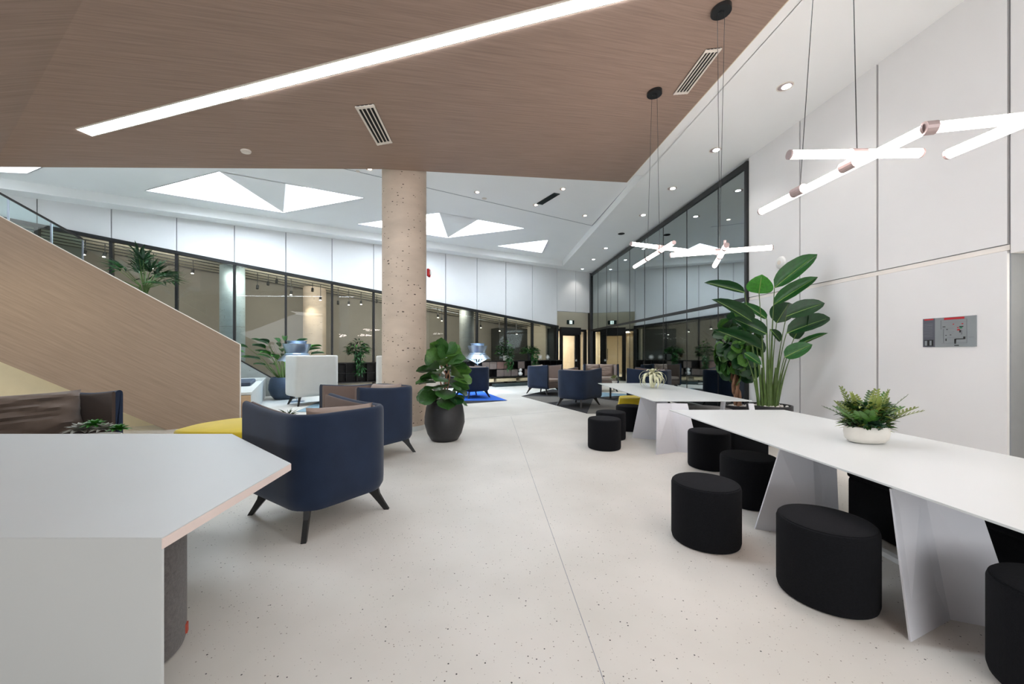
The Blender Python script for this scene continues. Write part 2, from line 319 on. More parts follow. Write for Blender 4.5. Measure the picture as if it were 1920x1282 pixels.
# ---------------------------------------------------------------- far wall
SJ = [2.16+1.416*k for k in range(15)]
def ZF(s): return 2.46+.1235*s                     # underside line of the white cladding
wf = struct('wall_far')
for k in range(14):
    s0, s1 = SJ[k]+.012, SJ[k+1]-.012
    MB().slab([FW(s0, 0, ZF(s0)), FW(s1, 0, ZF(s1)), FW(s1, 0, CZ), FW(s0, 0, CZ)], NW*.05).build('wall_panel', 'white_paint', wf)
s0, s1 = SJ[0], SJ[-1]
MB().slab([FW(s0, -.04, ZF(s0)), FW(s1, -.04, ZF(s1)), FW(s1, -.04, CZ), FW(s0, -.04, CZ)], NW*.12).build('wall_backing', 'joint', wf)
# recess over the door
for s0, s1 in ((.10, .98), (1.0, 2.15)):
    MB().slab([FW(s0, 0, 3.46), FW(s1, 0, 3.46), FW(s1, 0, CZ), FW(s0, 0, CZ)], NW*.2).build('wall_panel', 'white_paint', wf)
MB().slab([FW(-1, -.0, 2.62), FW(2.5, -.0, 2.62), FW(2.5, -.0, 3.6), FW(-1, 0, 3.6)], NW*.1).build('recess_wall', 'cream_paint', wf).location += NW*.45
MB().slab([FW(2.15, 0, 2.72), FW(2.15, -.5, 2.72), FW(2.15, -.5, 3.46), FW(2.15, 0, 3.46)], -DW*.05).build('recess_cheek', 'white_paint', wf)
MB().slab([FW(-.6, -.02, 0), FW(.05, -.02, 0), FW(.05, -.02, CZ), FW(-.6, -.02, CZ)], NW*.15).build('corner_post', 'dark_trim', wf)
# far glazing
wi = struct('window_1')
def zb(s): return max(.08, .3+.7*(s-13.49))
FT = .085
for k in range(13):
    s0, s1 = SJ[k]+.02, SJ[k+1]-.02
    if zb(s1) > ZF(s1)-.3: s1 = min(s1, (2.46-.3-.3+.7*13.49)/(.7-.1235))
    if s1 <= s0: continue
    pts = [FW(s0, -.06, zb(s0))]+([FW(13.18, -.06, .08)] if s0 < 13.18 < s1 else [])+[FW(s1, -.06, zb(s1)), FW(s1, -.06, ZF(s1)-FT), FW(s0, -.06, ZF(s0)-FT)]
    MB().slab(pts, NW*.012).build('pane', 'glass_far', wi)
for k in range(13):
    s = SJ[k]
    if zb(s) > ZF(s)-.2: break
    wd = .035 if k else .06
    MB().slab([FW(s-wd, -.10, zb(s)-.02), FW(s+wd, -.10, zb(s)-.02), FW(s+wd, -.10, ZF(s)-.02), FW(s-wd, -.10, ZF(s)-.02)], -NW*.15).build('mullion', 'black_metal', wi)
for a0, a1 in ((2.1, 21.5),):
    MB().slab([FW(a0, -.1, ZF(a0)-FT), FW(a1, -.1, ZF(a1)-FT), FW(a1, -.1, ZF(a1)+.012), FW(a0, -.1, ZF(a0)+.012)], -NW*.17).build('frame_rail', 'black_metal', wi)
MB().slab([FW(2.1, -.1, 0), FW(13.2, -.1, 0), FW(13.2, -.1, .1), FW(2.1, -.1, .1)], -NW*.15).build('frame_rail', 'black_metal', wi)
MB().slab([FW(13.0, -.1, zb(13.0)-.12), FW(19, -.1, zb(19)-.09), FW(19, -.1, zb(19)+.06), FW(13.2, -.1, .12)], -NW*.15).build('frame_sill', 'black_metal', wi)
# sloped concrete upstand under the raking sill
cu = struct('trim_2')
MB().slab([FW(13.0, -.15, 0), FW(21, -.15, 0), FW(21, -.15, zb(21)-.1), FW(13.1, -.15, .03)], -NW*.24).build('concrete_upstand', 'concrete_grey', cu)
# room behind far glass
orr = struct('wall_back')
BD = -3.3
MB().slab([FW(1.9, BD, 0), FW(24, BD, 0), FW(24, BD, ZF(24)+.2), FW(1.9, BD, ZF(1.9)+.2)], NW*.1).build('office_wall_panel', 'office_wall', orr)
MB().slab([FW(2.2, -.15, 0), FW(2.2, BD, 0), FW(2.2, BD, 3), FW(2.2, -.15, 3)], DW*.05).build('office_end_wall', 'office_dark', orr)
MB().slab([FW(2.1, -.16, ZF(2.1)+.06), FW(24, -.16, ZF(24)+.06), FW(24, BD, ZF(24)+.06), FW(2.1, BD, ZF(2.1)+.06)], V((0, 0, .08))).build('office_ceiling_board', 'office_ceiling', orr)
for j in range(5):
    b0 = -.5-.6*j
    MB().slab([FW(2.3, b0, ZF(2.3)+.0), FW(22, b0, ZF(22)+.0), FW(22, b0, ZF(22)+.025), FW(2.3, b0, ZF(2.3)+.025)], -NW*.025).build('ceiling_batten', 'black_metal', orr)
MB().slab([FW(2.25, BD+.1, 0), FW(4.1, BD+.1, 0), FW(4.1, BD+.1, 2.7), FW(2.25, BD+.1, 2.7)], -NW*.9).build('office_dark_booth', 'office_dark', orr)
# track spots behind the far glass
def track_spot(u, v, on=True, Y=None, lab=''):
    dx = (u-UC)/F
    s = 0
    # intersect the view ray with a plane 0.9 m behind the glass
    n = NW; o0 = FW(0, -1.3); k = n.dot(o0)/(n.x*dx+n.y); p = V((dx*k, k, EYE+(VC-v)/F*k))
    s = -(p-COR).dot(DW); top = ZF(s)+.03
    t = thing('track_spotlight', lab, 'ceiling lamp', (p.x, p.y, top), 0, 'track spotlights behind the far glass')
    MB().tube([(p.x, p.y, top), (p.x, p.y, p.z+.06)], .012, 6).build('stem', 'black_metal', t)
    MB().tube([(p.x, p.y, p.z+.09), (p.x+.02, p.y-.05, p.z-.03)], .045, 10).build('lamp_head', 'black_metal', t, smooth=True)
    if on:
        MB().lathe([(.036, 0), (.036, .008)], (p.x+.022, p.y-.055, p.z-.045), 12).build('lamp_lens', 'lamp_glow', t)
    return p
LAB = 'black track spotlight behind the far glass, '
TL = ['left of the pale concrete column', 'right of the pale column', 'right of the pale column, middle of three', 'right of the pale column, last of three', 'at the left of the fourth visible bay', 'before the deep warm column', 'right of the deep warm column', 'in the bay left of the big column',
      'above the left cabinet plant', 'just right of the left cabinet plant', 'touching the left side of the big column', 'just right of the big column', 'second right of the big column', 'above the right silver lamp', 'above the white potted cabinet plant', 'above the seated person', 'leftmost, beside the glass balustrade', 'second from the balustrade end', 'among the fan palm fronds']
for i, (u, v, on) in enumerate([(362, 511, 1), (483, 540, 0), (503, 533, 0), (519, 529, 0), (546, 551, 1), (586, 545, 0), (601, 561, 1), (634, 569, 0), (654, 570, 1), (677, 569, 1), (706, 566, 0), (821, 594, 1), (828, 600, 1),
                                (901, 613, 1), (936, 619, 1), (968, 625, 1), (160, 476, 1), (197, 480, 1), (288, 502, 1)]):
    p = track_spot(u, v, on, lab=('lit ' if on else 'unlit ')+LAB+TL[i])
for s, pw in ((4.5, 70), (8, 95), (11, 120), (14, 120), (17.5, 130)):
    ol = area('office_light', FW(s, -.45, ZF(s)-.25), (0, 0, 0), 2.4, .3, pw*.42, (1, .94, .84))
    ol.rotation_euler = (FW(s, -3.2, ZF(s)*.45)-ol.location).to_track_quat('-Z', 'Y').to_euler()
# concrete columns behind the glass
for i, (u, k, r, mt, lab) in enumerate(((436, 1.1, .36, 'concrete_blue', 'pale concrete column behind the far glass, left of the white high-back chair'), (590, 2.4, .42, 'concrete_warm', 'warm-lit concrete column deep behind the far glass above the left silver lamp'), (875, .9, .33, 'concrete_grey', 'grey concrete column behind the far glass above the right silver lamp'))):
    dx = (u-UC)/F; o0 = FW(0, -k); kk = NW.dot(o0)/(NW.x*dx+NW.y); p = V((dx*kk, kk, 0)); s = -(p-COR).dot(DW)
    t = thing('concrete_column', lab, 'column', p)
    MB().lathe([(r, 0), (r, 1.3), (r, 2.6), (r, ZF(s)+.05)], p, 32).build('column_shaft', mt, t, smooth=True)
    if i != 1: MB().tube([p+V((0, 0, 2.3)), p+V((0, 0, 2.315))], r+.004, 32, False).build('form_joint', 'joint', t)
spot('column_washer', FW(12.9, -1.5, 3.6), 60, (1, .86, .62), 1.0, .6, .05, FW(12.3, -2.6, 1.5))
# person and desk behind the glass
# ---------------------------------------------------------------- door
dr = struct('door_1')
def D(s, z, b_=-.42): return FW(s, b_, z)
def dslab(s0, s1, z0, z1, th, name, mt, par, b_=-.42): return MB().slab([D(s0, z0, b_), D(s1, z0, b_), D(s1, z1, b_), D(s0, z1, b_)], -NW*th).build(name, mt, par)
dslab(.0, 2.16, 2.5, 2.62, .08, 'door_header', 'dark_trim', dr)
dslab(.42, 1.68, 2.34, 2.70, .14, 'closer_box', 'dark_trim', dr)
for s0, s1 in ((.0, .18), (.42, .50), (1.58, 1.70), (2.05, 2.16)): dslab(s0, s1, 0, 2.5, .1, 'door_jamb', 'dark_trim', dr)
dslab(.50, .72, .0, 2.36, .06, 'door_stile', 'dark_trim', dr, -.44); dslab(1.50, 1.58, 0, 2.36, .06, 'door_stile', 'dark_trim', dr, -.44)
dslab(.72, 1.50, 0, .2, .06, 'door_rail', 'dark_trim', dr, -.44); dslab(.72, 1.50, 2.28, 2.36, .06, 'door_rail', 'dark_trim', dr, -.44)
dslab(.72, 1.50, .2, 2.28, .01, 'door_glass', 'glass_door', dr, -.46); dslab(.18, .42, 0, 2.5, .01, 'sidelight_glass', 'glass_door', dr, -.46); dslab(1.7, 2.05, 0, 2.5, .01, 'sidelight_glass', 'glass_door', dr, -.46)
hb = MB(); hb.tube([D(.74, 1.62, -.38), D(.80, 1.62, -.28), D(.80, 1.05, -.28), D(.74, 1.05, -.38)], .016, 8).build('door_handle', 'black_metal', dr)
dslab(.62, .72, .98, 1.08, .012, 'lock_plate', 'white_ceramic', dr, -.37)
# corridor beyond the door
co = struct('wall_corridor')
c0, c1, cl = -.3, 2.3, -8
MB().slab([FW(c1, -.6, 0), FW(c1, cl, 0), FW(c1, cl, 2.9), FW(c1, -.6, 2.9)], -DW*.1).build('corridor_side', 'corridor_wall', co)
MB().slab([FW(c0, -.6, 0), FW(c0, cl, 0), FW(c0, cl, 2.9), FW(c0, -.6, 2.9)], DW*.1).build('corridor_side', 'corridor_wall', co)
MB().slab([FW(c0, cl, 0), FW(c1+.2, cl, 0), FW(c1+.2, cl, 2.9), FW(c0, cl, 2.9)], NW*.1).build('corridor_end', 'corridor_wall', co)
MB().slab([FW(c0, -.5, 2.75), FW(c1, -.5, 2.75), FW(c1, cl, 2.75), FW(c0, cl, 2.75)], V((0, 0, .1))).build('corridor_ceiling', 'corridor_wall', co)
for k in range(3): MB().slab([FW(1.6, -2.4-k*1.5, 0), FW(2.25, -2.4-k*1.5, 0), FW(2.25, -2.4-k*1.5, 2.3), FW(1.6, -2.4-k*1.5, 2.3)], NW*.05).build('corridor_pier', 'corridor_wall', co)
for k in range(4):
    q = FW(.6+.35*(k % 2), -1.6-k*1.2, 2.72); t = thing('ceiling_panel_lamp', 'glowing corridor ceiling lamp through the far door, '+['nearest the door', 'second from the door', 'third from the door', 'farthest from the door'][k], 'ceiling lamp', q, 0, 'corridor ceiling lamps')
    MB().box(q, (.5, .25, .04), .5).build('lamp_tray', 'vent_white', t); MB().box(q-V((0, 0, .025)), (.44, .2, .02), .5).build('diffuser', 'corridor_lamp', t)
area('corridor_light', FW(1.0, -3.5, 2.65), (0, 0, .5), 1.2, 3, 110, (1, .95, .85))
# exit sign
q = FW(1.02, -.40, 2.98); ex = thing('exit_sign', 'small dark green running-man exit sign above the far door', 'sign', q)
MB().slab([FW(.80, -.40, 2.87), FW(1.24, -.40, 2.87), FW(1.24, -.40, 3.07), FW(.80, -.40, 3.07)], -NW*.04).build('sign_box', 'exit_dark', ex)
MB().slab([FW(.93, -.36, 2.885), FW(1.10, -.36, 2.885), FW(1.10, -.36, 3.055), FW(.93, -.36, 3.055)], -NW*.006).build('lit_doorway', 'exit_white', ex)
m_ = MB()
def E(s, z): return FW(s, -.35, z)
for a, b2 in ((E(1.02, 3.0), E(1.03, 2.955)), (E(1.03, 2.955), E(1.06, 2.93)), (E(1.06, 2.93), E(1.055, 2.9)), (E(1.03, 2.955), E(.99, 2.92)), (E(1.02, 2.995), E(.98, 2.98)), (E(1.02, 2.995), E(1.065, 2.985))): m_.bar(a, b2, .013, .004, NW)
m_.tube([E(1.015, 3.028), E(1.015, 3.028)-NW*.004], .016, 10); m_.build('running_figure', 'exit_dark', ex)
# ---------------------------------------------------------------- ceilings
cl_ = struct('ceiling')
# coffer outline on the z=CZ plane
ci_r = lambda Y: V((3.33-(Y-4.42)*.0687, Y, CZ))
cfar = [FW(s, .55, CZ) for s in (.0, 26)]
R1, R0 = ci_r(18.1), ci_r(-5)
# right border strip
rp = [R0, R1, FW(.9, .5, CZ), FW(0, 0, CZ)+DW*0, RW(19.7+8, 0, CZ)]
MB().slab([R0, R1, FW(-.2, -.1, CZ), RW(19.7+8, -.1, CZ)], V((0, 0, .1))).build('white_soffit', 'ceiling_white', cl_)
R1b = R1
lf = FW(26, .5, CZ)
MB().slab([R1, lf, FW(26, -.1, CZ), FW(-.2, -.1, CZ)], V((0, 0, .1))).build('white_soffit', 'ceiling_white', cl_)
MB().slab([R1-NW*.004+V((0, 0, .03)), lf-NW*.004+V((0, 0, .03)), lf-NW*.004+V((0, 0, .3)), R1-NW*.004+V((0, 0, .3))], NW*.05).build('coffer_face', 'ceiling_white', cl_)
MB().slab([R1-V((.004, 0, -.03)), R0-V((.004, 0, -.03)), R0+V((-.004, 0, .3)), R1+V((-.004, 0, .3))], V((.05, 0, 0))).build('coffer_face', 'ceiling_white', cl_)
CC = 5.75
# coffer ceiling with skylight openings
sk = [[(273, 357.5), (411, 322), (682, 371), (531, 398.5)], [(670, 420), (824, 399), (984, 428), (840, 445.5)], [(932, 461), (1027.5, 450), (1016, 474)], [(78, 313.5), (50, 325), (-40, 321), (-30, 308)]]
skw = [[P(u, v, CC) for u, v in q] for q in sk]
outer = [V((R1.x+.1, R1.y+.2, CC)), V((lf.x, lf.y+.3, CC)), V((-24, -5, CC)), V((3.9, -5, CC))]
loops = [outer]+skw; flat = [p for l in loops for p in l]; tri = tessellate_polygon(loops)
MB().add(flat, tri).build('coffer_ceiling', 'ceiling_white', cl_)
# lower flat field of the ceiling (right of the wood soffit)
e0, e1, e2 = P(640, 315, CC-.03), P(1110, 423, CC-.03), P(1165, 361, CC-.03)
ed = (e1-e0).normalized(); eb = (e2-e1).normalized()
MB().slab([e1, e1-ed*14, e1-ed*14+V((0, -12, 0)), e1+eb*10], V((0, 0, .028))).build('flat_field', 'ceiling_white', cl_)
for a, b2 in ((e1-ed*14, e1), (e1, e1+eb*9)): MB().bar(a-V((0, 0, .002)), b2-V((0, 0, .002)), .022, .004).build('reveal_line', 'joint', cl_)
H = .85
for i, q in enumerate(skw):
    wk = struct('window_%d' % (i+3)); n = len(q); cen = sum(q, V())/n
    for k in range(n):
        a, b2 = q[k], q[(k+1) % n]; m0 = MB().slab([a, b2, b2+V((0, 0, H)), a+V((0, 0, H))], (((a+b2)/2-cen).normalized()*.04)); m0.build('shaft_wall', 'white_paint', wk)
    MB().slab([p+V((0, 0, H-.35)) for p in q], V((0, 0, .02))).build('sky_glass_pane', 'sky_glass', wk)
    if n == 4 and i < 2:
        T, B = q[1], q[3]; Lp = q[0]; Rp = q[2]
        up = V((0, 0, .30)); mid = T.lerp(B, .5)
        e = mid.lerp(Rp, .46)+up*1.1; g = mid.lerp(Lp, .16)+up*1.1; T2 = T.lerp(Rp, .42)+up*.02
        MB().add([T, B, e, g, T2, T+up*1.1], [(0, 1, 4), (1, 2, 4), (0, 3, 1), (3, 2, 1), (3, 5, 4, 2), (0, 5, 3), (0, 4, 5)]).build('folded_fin', 'ceiling_white', wk)
# roof above
# wood soffit
GR = V((1, .36, 0)).normalized(); GP = V((-GR.y, GR.x, 0))
we = [PW(0, 313), PW(360, 315), PW(720, 317), PW(1175, 342)]
P2 = PW(1478, 0); dd = (P2-we[3]); far_r = we[3]+dd*2.6
fold0, fold1 = PW(0, 290), PW(155, 0); fd = fold1-fold0
fold_a = fold0-fd*.6; fold_b = fold0+fd*3.2
lw = we[0]+(we[0]-we[1])*.0
# fold meets the front edge
def onW(p): return V((p.x, p.y, WZ(p.x, p.y)))
x_edge = we[0]+(we[0]-we[1]).normalized()*.55
ed2 = we[0]-we[1]; den = ed2.x*fd.y-ed2.y*fd.x; wv_ = fold0-we[0]; tt_ = (wv_.x*fd.y-wv_.y*fd.x)/den
XE = we[0]+ed2*tt_
poly = [onW(p) for p in (we[3], we[2], we[1], we[0], XE, fold_b, V((far_r.x, -5, 0)), far_r)]
ws = MB().slab(poly, V((0, 0, .12))).build('wood_soffit', 'wood_ceiling', cl_, uv=(GR, GP))
off = V((-fd.y*-1, -fd.x, 0)).normalized()*9; off = V((-abs(off.x), -abs(off.y), -3.4))
MB().slab([onW(XE), onW(fold_b), onW(fold_b)+off, onW(XE)+off], V((0, 0, .12))).build('wood_soffit', 'wood_ceiling', cl_, uv=(GR, GP))
# fascia between wood and white strip
MB().slab([onW(we[3])+V((0, 0, -.0)), onW(far_r), V((far_r.x, far_r.y, CZ+.3)), V((we[3].x, we[3].y, CZ+.3))], V((.012, 0, 0))).build('soffit_fascia', 'cream_paint', cl_)
pa, pb = onW(we[3]), onW(far_r)
MB().slab([V((pa.x, pa.y, CZ)), V((pb.x, pb.y, CZ)), V((ci_r(pb.y).x+.01, pb.y, CZ)), V((ci_r(pa.y).x+.01, pa.y, CZ))], V((0, 0, .05))).build('white_soffit', 'ceiling_white', cl_)
# back edge of the wood soffit up to the coffer
for k in range(3):
    a, b2 = onW(we[k]), onW(we[k+1]); MB().slab([a, b2, V((b2.x, b2.y, CC)), V((a.x, a.y, CC))], V((0, -.05, 0))).build('soffit_back', 'ceiling_white', cl_)
# LED strip
nz = V((-WX, -WY, 1)).normalized()
la, lb2 = PW(146, 241), PW(170, 254); mid = (la+lb2)/2
ld = ((PW(760, 83)+PW(760, 104))/2-(PW(431, 168)+PW(447, 185))/2).normalized()
st = thing('linear_ceiling_light', 'long glowing white linear light recessed in the wood ceiling', 'ceiling lamp', mid)
wdt = (PW(760, 83)-PW(760, 104)).length*.93; side = ld.cross(nz).normalized(); Lp2 = (PW(440, 176)-mid).length
for a0, a1, of in ((0, Lp2, .0), (Lp2+.005, Lp2+1.9, -.02), (Lp2+1.905, Lp2+5.6, -.02)):
    a, b2 = mid+ld*a0+side*of, mid+ld*a1+side*of; s2 = side*wdt/2
    MB().slab([a-s2, a+s2, b2+s2, b2-s2], -nz*.008).build('light_diffuser', 'led_strip', st)
for sg in (-1, 1):
    a, b2 = mid+side*sg*(wdt/2+.01), mid+ld*(Lp2+5.6)+side*sg*(wdt/2+.01); MB().bar(a-nz*.004, b2-nz*.004, .015, .014, nz).build('light_trim', 'vent_white', st)
# vents in the wood
def vent(q, nm, lab, nsl=3, zf=PW, nrm=nz, cat='air vent', mt='vent_white', kw=1):
    p = [zf(*a) for a in q]; c = sum(p, V())/4; t = thing(nm, lab, cat, c)
    dn = -nrm
    MB().slab([a+dn*.002 for a in p], dn*.006).build('vent_backing', 'vent_black', t)
    lo, w0_ = p[1]-p[0], p[3]-p[0]
    for k in range(nsl+2):
        f0 = k/(nsl+1); f = .06+.88*f0; wd = (.10 if k in (0, nsl+1) else .055)*kw
        a, b2 = p[0].lerp(p[3], f), p[1].lerp(p[2], f); MB().bar(a+dn*.012, b2+dn*.012, w0_.length*wd, .014, nrm).build('vent_slat' if 0 < k <= nsl else 'vent_frame', mt, t)
    for f in (.03, .97):
        a, b2 = p[0].lerp(p[1], f), p[3].lerp(p[2], f); MB().bar(a+dn*.012, b2+dn*.012, lo.length*.05, .015, nrm).build('vent_frame', mt, t)
vent([(665, 198.5), (707, 271), (735.5, 266), (701, 194)], 'air_vent', 'white slotted air vent in the wood ceiling left of the concrete column top')
vent([(1262, 176), (1323, 92), (1354, 88.5), (1289, 174)], 'air_vent', 'white slotted air vent in the wood ceiling by the black pendant canopies')
vent([(1006, 381), (1039, 361), (1050, 363), (1017, 383)], 'air_vent', 'dark slotted vent in the white ceiling beyond the wood soffit', 3, lambda u, v: P(u, v, CC-.031), V((0, 0, 1)), mt='plinth', kw=.6)
def disc(u, v, r, nm, lab, cat, zf, mt='vent_white', hh=.02, nrm=V((0, 0, 1))):
    p = zf(u, v); t = thing(nm, lab, cat, p); MB().tube([p, p-nrm*hh], [r, r*.9], 24).build('cover', mt, t, smooth=True); MB().tube([p-nrm*hh, p-nrm*(hh+.006)], [r*.55, r*.5], 16).build('centre_cap', mt, t, smooth=True); return t
disc(461, 283, .07, 'smoke_detector', 'round cream smoke detector on the wood ceiling', 'detector', PW, nrm=nz)
ZC = lambda u, v: P(u, v, CC-.032)
disc(671, 321, .05, 'sprinkler_cover', 'small round sprinkler cover on the white ceiling left of the column top', 'sprinkler', ZC, hh=.01)
disc(908, 372, .07, 'sprinkler_cover', 'round sprinkler cover on the white ceiling right of the column', 'sprinkler', ZC, hh=.01)
# downlights in the white strip
def downlight(p, lab, r, on, cat='ceiling lamp', grp=None, pw=DOWN_E, col=(1, .97, .93), mt='lamp_cool'):
    t = thing('downlight', lab, cat, p, 0, grp)
    MB().lathe([(r*1.12, 0), (r*1.12, -.008), (r*.98, -.01), (r*.98, 0)], p, 28).build('trim_ring', 'vent_white' if on else 'vent_black', t, smooth=True)
    MB().lathe([(r*.98, -.002), (r*.96, -.004)], p, 28).build('reflector', 'hub_metal' if on else 'vent_black', t)
    if on:
        MB().lathe([(r*.62, -.005), (r*.6, -.008)], p+V((.2*r, 0, 0)), 24).build('lamp_lens', mt, t)
        spot('downlight_beam', p-V((0, 0, .04)), pw, col, 2.0, .8, .06)
names = ['nearest the viewer', 'second from the viewer', 'third from the viewer', 'fourth from the viewer', '', 'third from the far corner', 'second from the far corner', 'nearest the far corner']
for i, (u, v) in enumerate([(1472, 162), (1341, 281), (1260, 353), (1205, 403), (1165, 438), (1135, 465), (1112, 486), (1091, 504)]):
    downlight(P(u, v, CZ-.001), ('unlit black' if i == 4 else 'small round lit')+' recessed downlight in the white strip'+('' if i == 4 else ', '+names[i]), .10, i != 4, grp='downlights in the white ceiling strip')
for u, v, lb in [(894, 360, 'beside the column'), (1004, 384, 'at the near end of the dark slotted vent'), (1055, 354, 'at the right end of the dark slotted vent'), (1096, 404, 'near the far right coffer corner'), (692, 316.5, 'at the left of the column top')]:
    downlight(P(u, v, CC-.033), 'bright recessed spotlight in the white ceiling '+lb, .07, True, grp='spotlights in the white flat ceiling', mt='lamp_glow', col=(1, .93, .82))
# ---------------------------------------------------------------- main column
cp = V((-2.05, 7.32, 0))
t = thing('concrete_column', 'thick round raw concrete column with pitted surface beside the blue chair', 'column', cp)
MB().lathe([(.414, 0), (.414, .09)], cp, 56).build('column_base', 'bleacher_white', t, smooth=True)
MB().lathe([(.408, .09)]+[(.408, .09+.5*k) for k in range(1, 10)]+[(.408, 5.74)], cp, 56).build('column_shaft', 'concrete_warm', t, smooth=True)
t = thing('fire_alarm', 'red fire alarm device on the right side of the concrete column', 'alarm', cp)
q = cp; rbox('alarm_body', 'red_device', t, (.43, .15, 2.99), (.05, .14, .15), .015)
rbox('alarm_lens', 'white_ceramic', t, (.465, .15, 2.99), (.02, .06, .08), .005)
# ---------------------------------------------------------------- staircase
sc = thing('staircase', 'staircase with a tall taupe wood side panel and tiered bleacher steps', 'staircase', FW(15, 5.5, 0))
SD = (-DW*1+V((0, 0, .642))).normalized(); SP = SD.cross(NW).normalized()
zt_ = lambda s: 1.60+.642*(s-14.23); zu = lambda s: max(0, .642*(s-15.36))
pts = [FW(14.23, 5.62, 0), FW(15.36, 5.62, 0), FW(21, 5.62, zu(21)), FW(21, 5.62, zt_(21)), FW(14.23, 5.62, zt_(14.23))]
MB().slab(pts, NW*.10).build('side_panel', 'wood_panel', sc, uv=(SD, SP))
MB().slab([FW(14.225, 5.622, zt_(14.225)), FW(21, 5.622, zt_(21)), FW(21, 5.622, zt_(21)+.014), FW(14.225, 5.622, zt_(14.225)+.014)], NW*.104).build('panel_edge_strip', 'panel_edge', sc)
MB().slab([FW(14.222, 5.622, 0), FW(14.232, 5.622, 0), FW(14.232, 5.622, zt_(14.23)), FW(14.222, 5.622, zt_(14.23))], NW*.104).build('panel_edge_strip', 'panel_edge', sc)
MB().slab([FW(15.40, 5.51, .0), FW(21, 5.51, zu(21)-.02), FW(21, 4.3, zu(21)-.02), FW(15.40, 4.3, 0)], V((0, 0, .05))).build('stair_soffit', 'soffit_cream', sc)
MB().slab([FW(15.2, 4.9, 0), FW(24, 4.9, 0), FW(24, 4.9, 6*.8), FW(15.2, 4.9, .05)], NW*.08).build('understair_wall', 'soffit_cream', sc)
for k in range(7):
    s0 = 14.2+.95*k-(.14 if k == 0 else 0); z1 = .62*(k+1)
    MB().slab([FW(s0, 5.45, max(0, z1-.62 if k else 0)), FW(s0, .1, max(0, z1-.62 if k else 0)), FW(s0, .1, z1-.06), FW(s0, 5.45, z1-.06)], -DW*(.9 if k else 1.04)).build('bleacher_riser', 'bleacher_white', sc)
    MB().slab([FW(s0-.015, 5.47, z1-.05), FW(s0-.015, .1, z1-.05), FW(s0+1.1, .1, z1-.05), FW(s0+1.1, 5.47, z1-.05)], V((0, 0, .05))).build('bleacher_tread', 'bleacher_white', sc)
    if k == 0:
        MB().slab([FW(s0+.0, 5.465, 0), FW(s0+.94, 5.465, 0), FW(s0+.94, 5.465, z1-.06), FW(s0, 5.465, z1-.06)], NW*-.01).build('bleacher_end_panel', 'bleacher_wood', sc)
c_ = FW(14.50, 3.0, 0)
t = thing('seat_pad', 'grey rectangular seat pad lying on the first bleacher step', 'cushion', (c_.x, c_.y, .621), math.atan2(DW.y, DW.x))
rbox('pad_cover', 'pot_slate', t, (0, 0, .05), (.62, 1.5, .10), .03)
# balustrade glass
pst = [17.05, 17.22+.0, 16.60, 16.05]
def BR(s, z): return FW(s, 5.57, z)
def s_at(u):   # s on the panel plane where the view ray at pixel column u meets it
    dx = (u-UC)/F; o0 = FW(0, 5.57); k = NW.dot(o0)/(NW.x*dx+NW.y); p = V((dx*k, k, 0)); return -(p-COR).dot(DW)
us = [154, 95, 14, -75]
ss = [s_at(u) for u in us]+[21]
for i in range(4):
    s0, s1 = ss[i], ss[i+1]-.02
    MB().slab([BR(s0, zt_(s0)+.01), BR(s1, zt_(s1)+.01), BR(s1, zt_(s1)+.36), BR(s0, zt_(s0)+.36)], NW*.01).build('glass_panel', 'glass_rail', sc)
for i in range(4):
    s0 = ss[i]; MB().slab([BR(s0-.012, zt_(s0)), BR(s0+.008, zt_(s0)), BR(s0+.008, zt_(s0)+.35), BR(s0-.012, zt_(s0)+.35)], NW*.02).build('glass_post', 'silver', sc)
MB().tube([BR(ss[0], zt_(ss[0])+.37), BR(21, zt_(21)+.37)], .018, 8).build('handrail', 'black_metal', sc, smooth=True)
spot('understair_lamp', (-7.2, 4.6, 2.6), 22, (1, .88, .62), 2.2, .8, .15, (-8.0, 7.2, .6))
# ---------------------------------------------------------------- lounge chairs
def shell_path(w_, d_, r, n=7):
    pts = []; x0, x1, y = -d_/2, d_/2, w_/2
    pts += [(x1-(x1-x0-r)*i/8, -y) for i in range(9)]
    pts += [(x0+r-r*math.sin(PI/2*i/n), -y+r-r*math.cos(PI/2*i/n)) for i in range(1, n+1)]
    pts += [(x0, (-y+r)+(2*y-2*r)*i/6) for i in range(1, 6)]
    pts += [(x0+r-r*math.cos(PI/2*i/n), y-r+r*math.sin(PI/2*i/n)) for i in range(0, n+1)]
    pts += [(x0+r+(x1-x0-r)*i/8, y) for i in range(1, 9)]
    return pts
def shell(path, prof_fn, top_fn):
    m_ = MB(); k = 0; np_ = None
    for i, p in enumerate(path):
        a, b2 = path[max(i-1, 0)], path[min(i+1, len(path)-1)]; tx, ty = b2[0]-a[0], b2[1]-a[1]; L_ = math.hypot(tx, ty); nx, ny = ty/L_, -tx/L_   # inward normal
        pr = prof_fn(top_fn(p[0])); np_ = len(pr)
        for o, z in pr: m_.v.append(V((p[0]-nx*-o if False else p[0]+nx*o, p[1]+ny*o, z)))
    for i in range(len(path)-1):
        for j in range(np_): m_.f.append((i*np_+j, i*np_+(j+1) % np_, (i+1)*np_+(j+1) % np_, (i+1)*np_+j))
    m_.f.append(tuple(range(np_))); m_.f.append(tuple((len(path)-1)*np_+j for j in range(np_))[::-1]); return m_
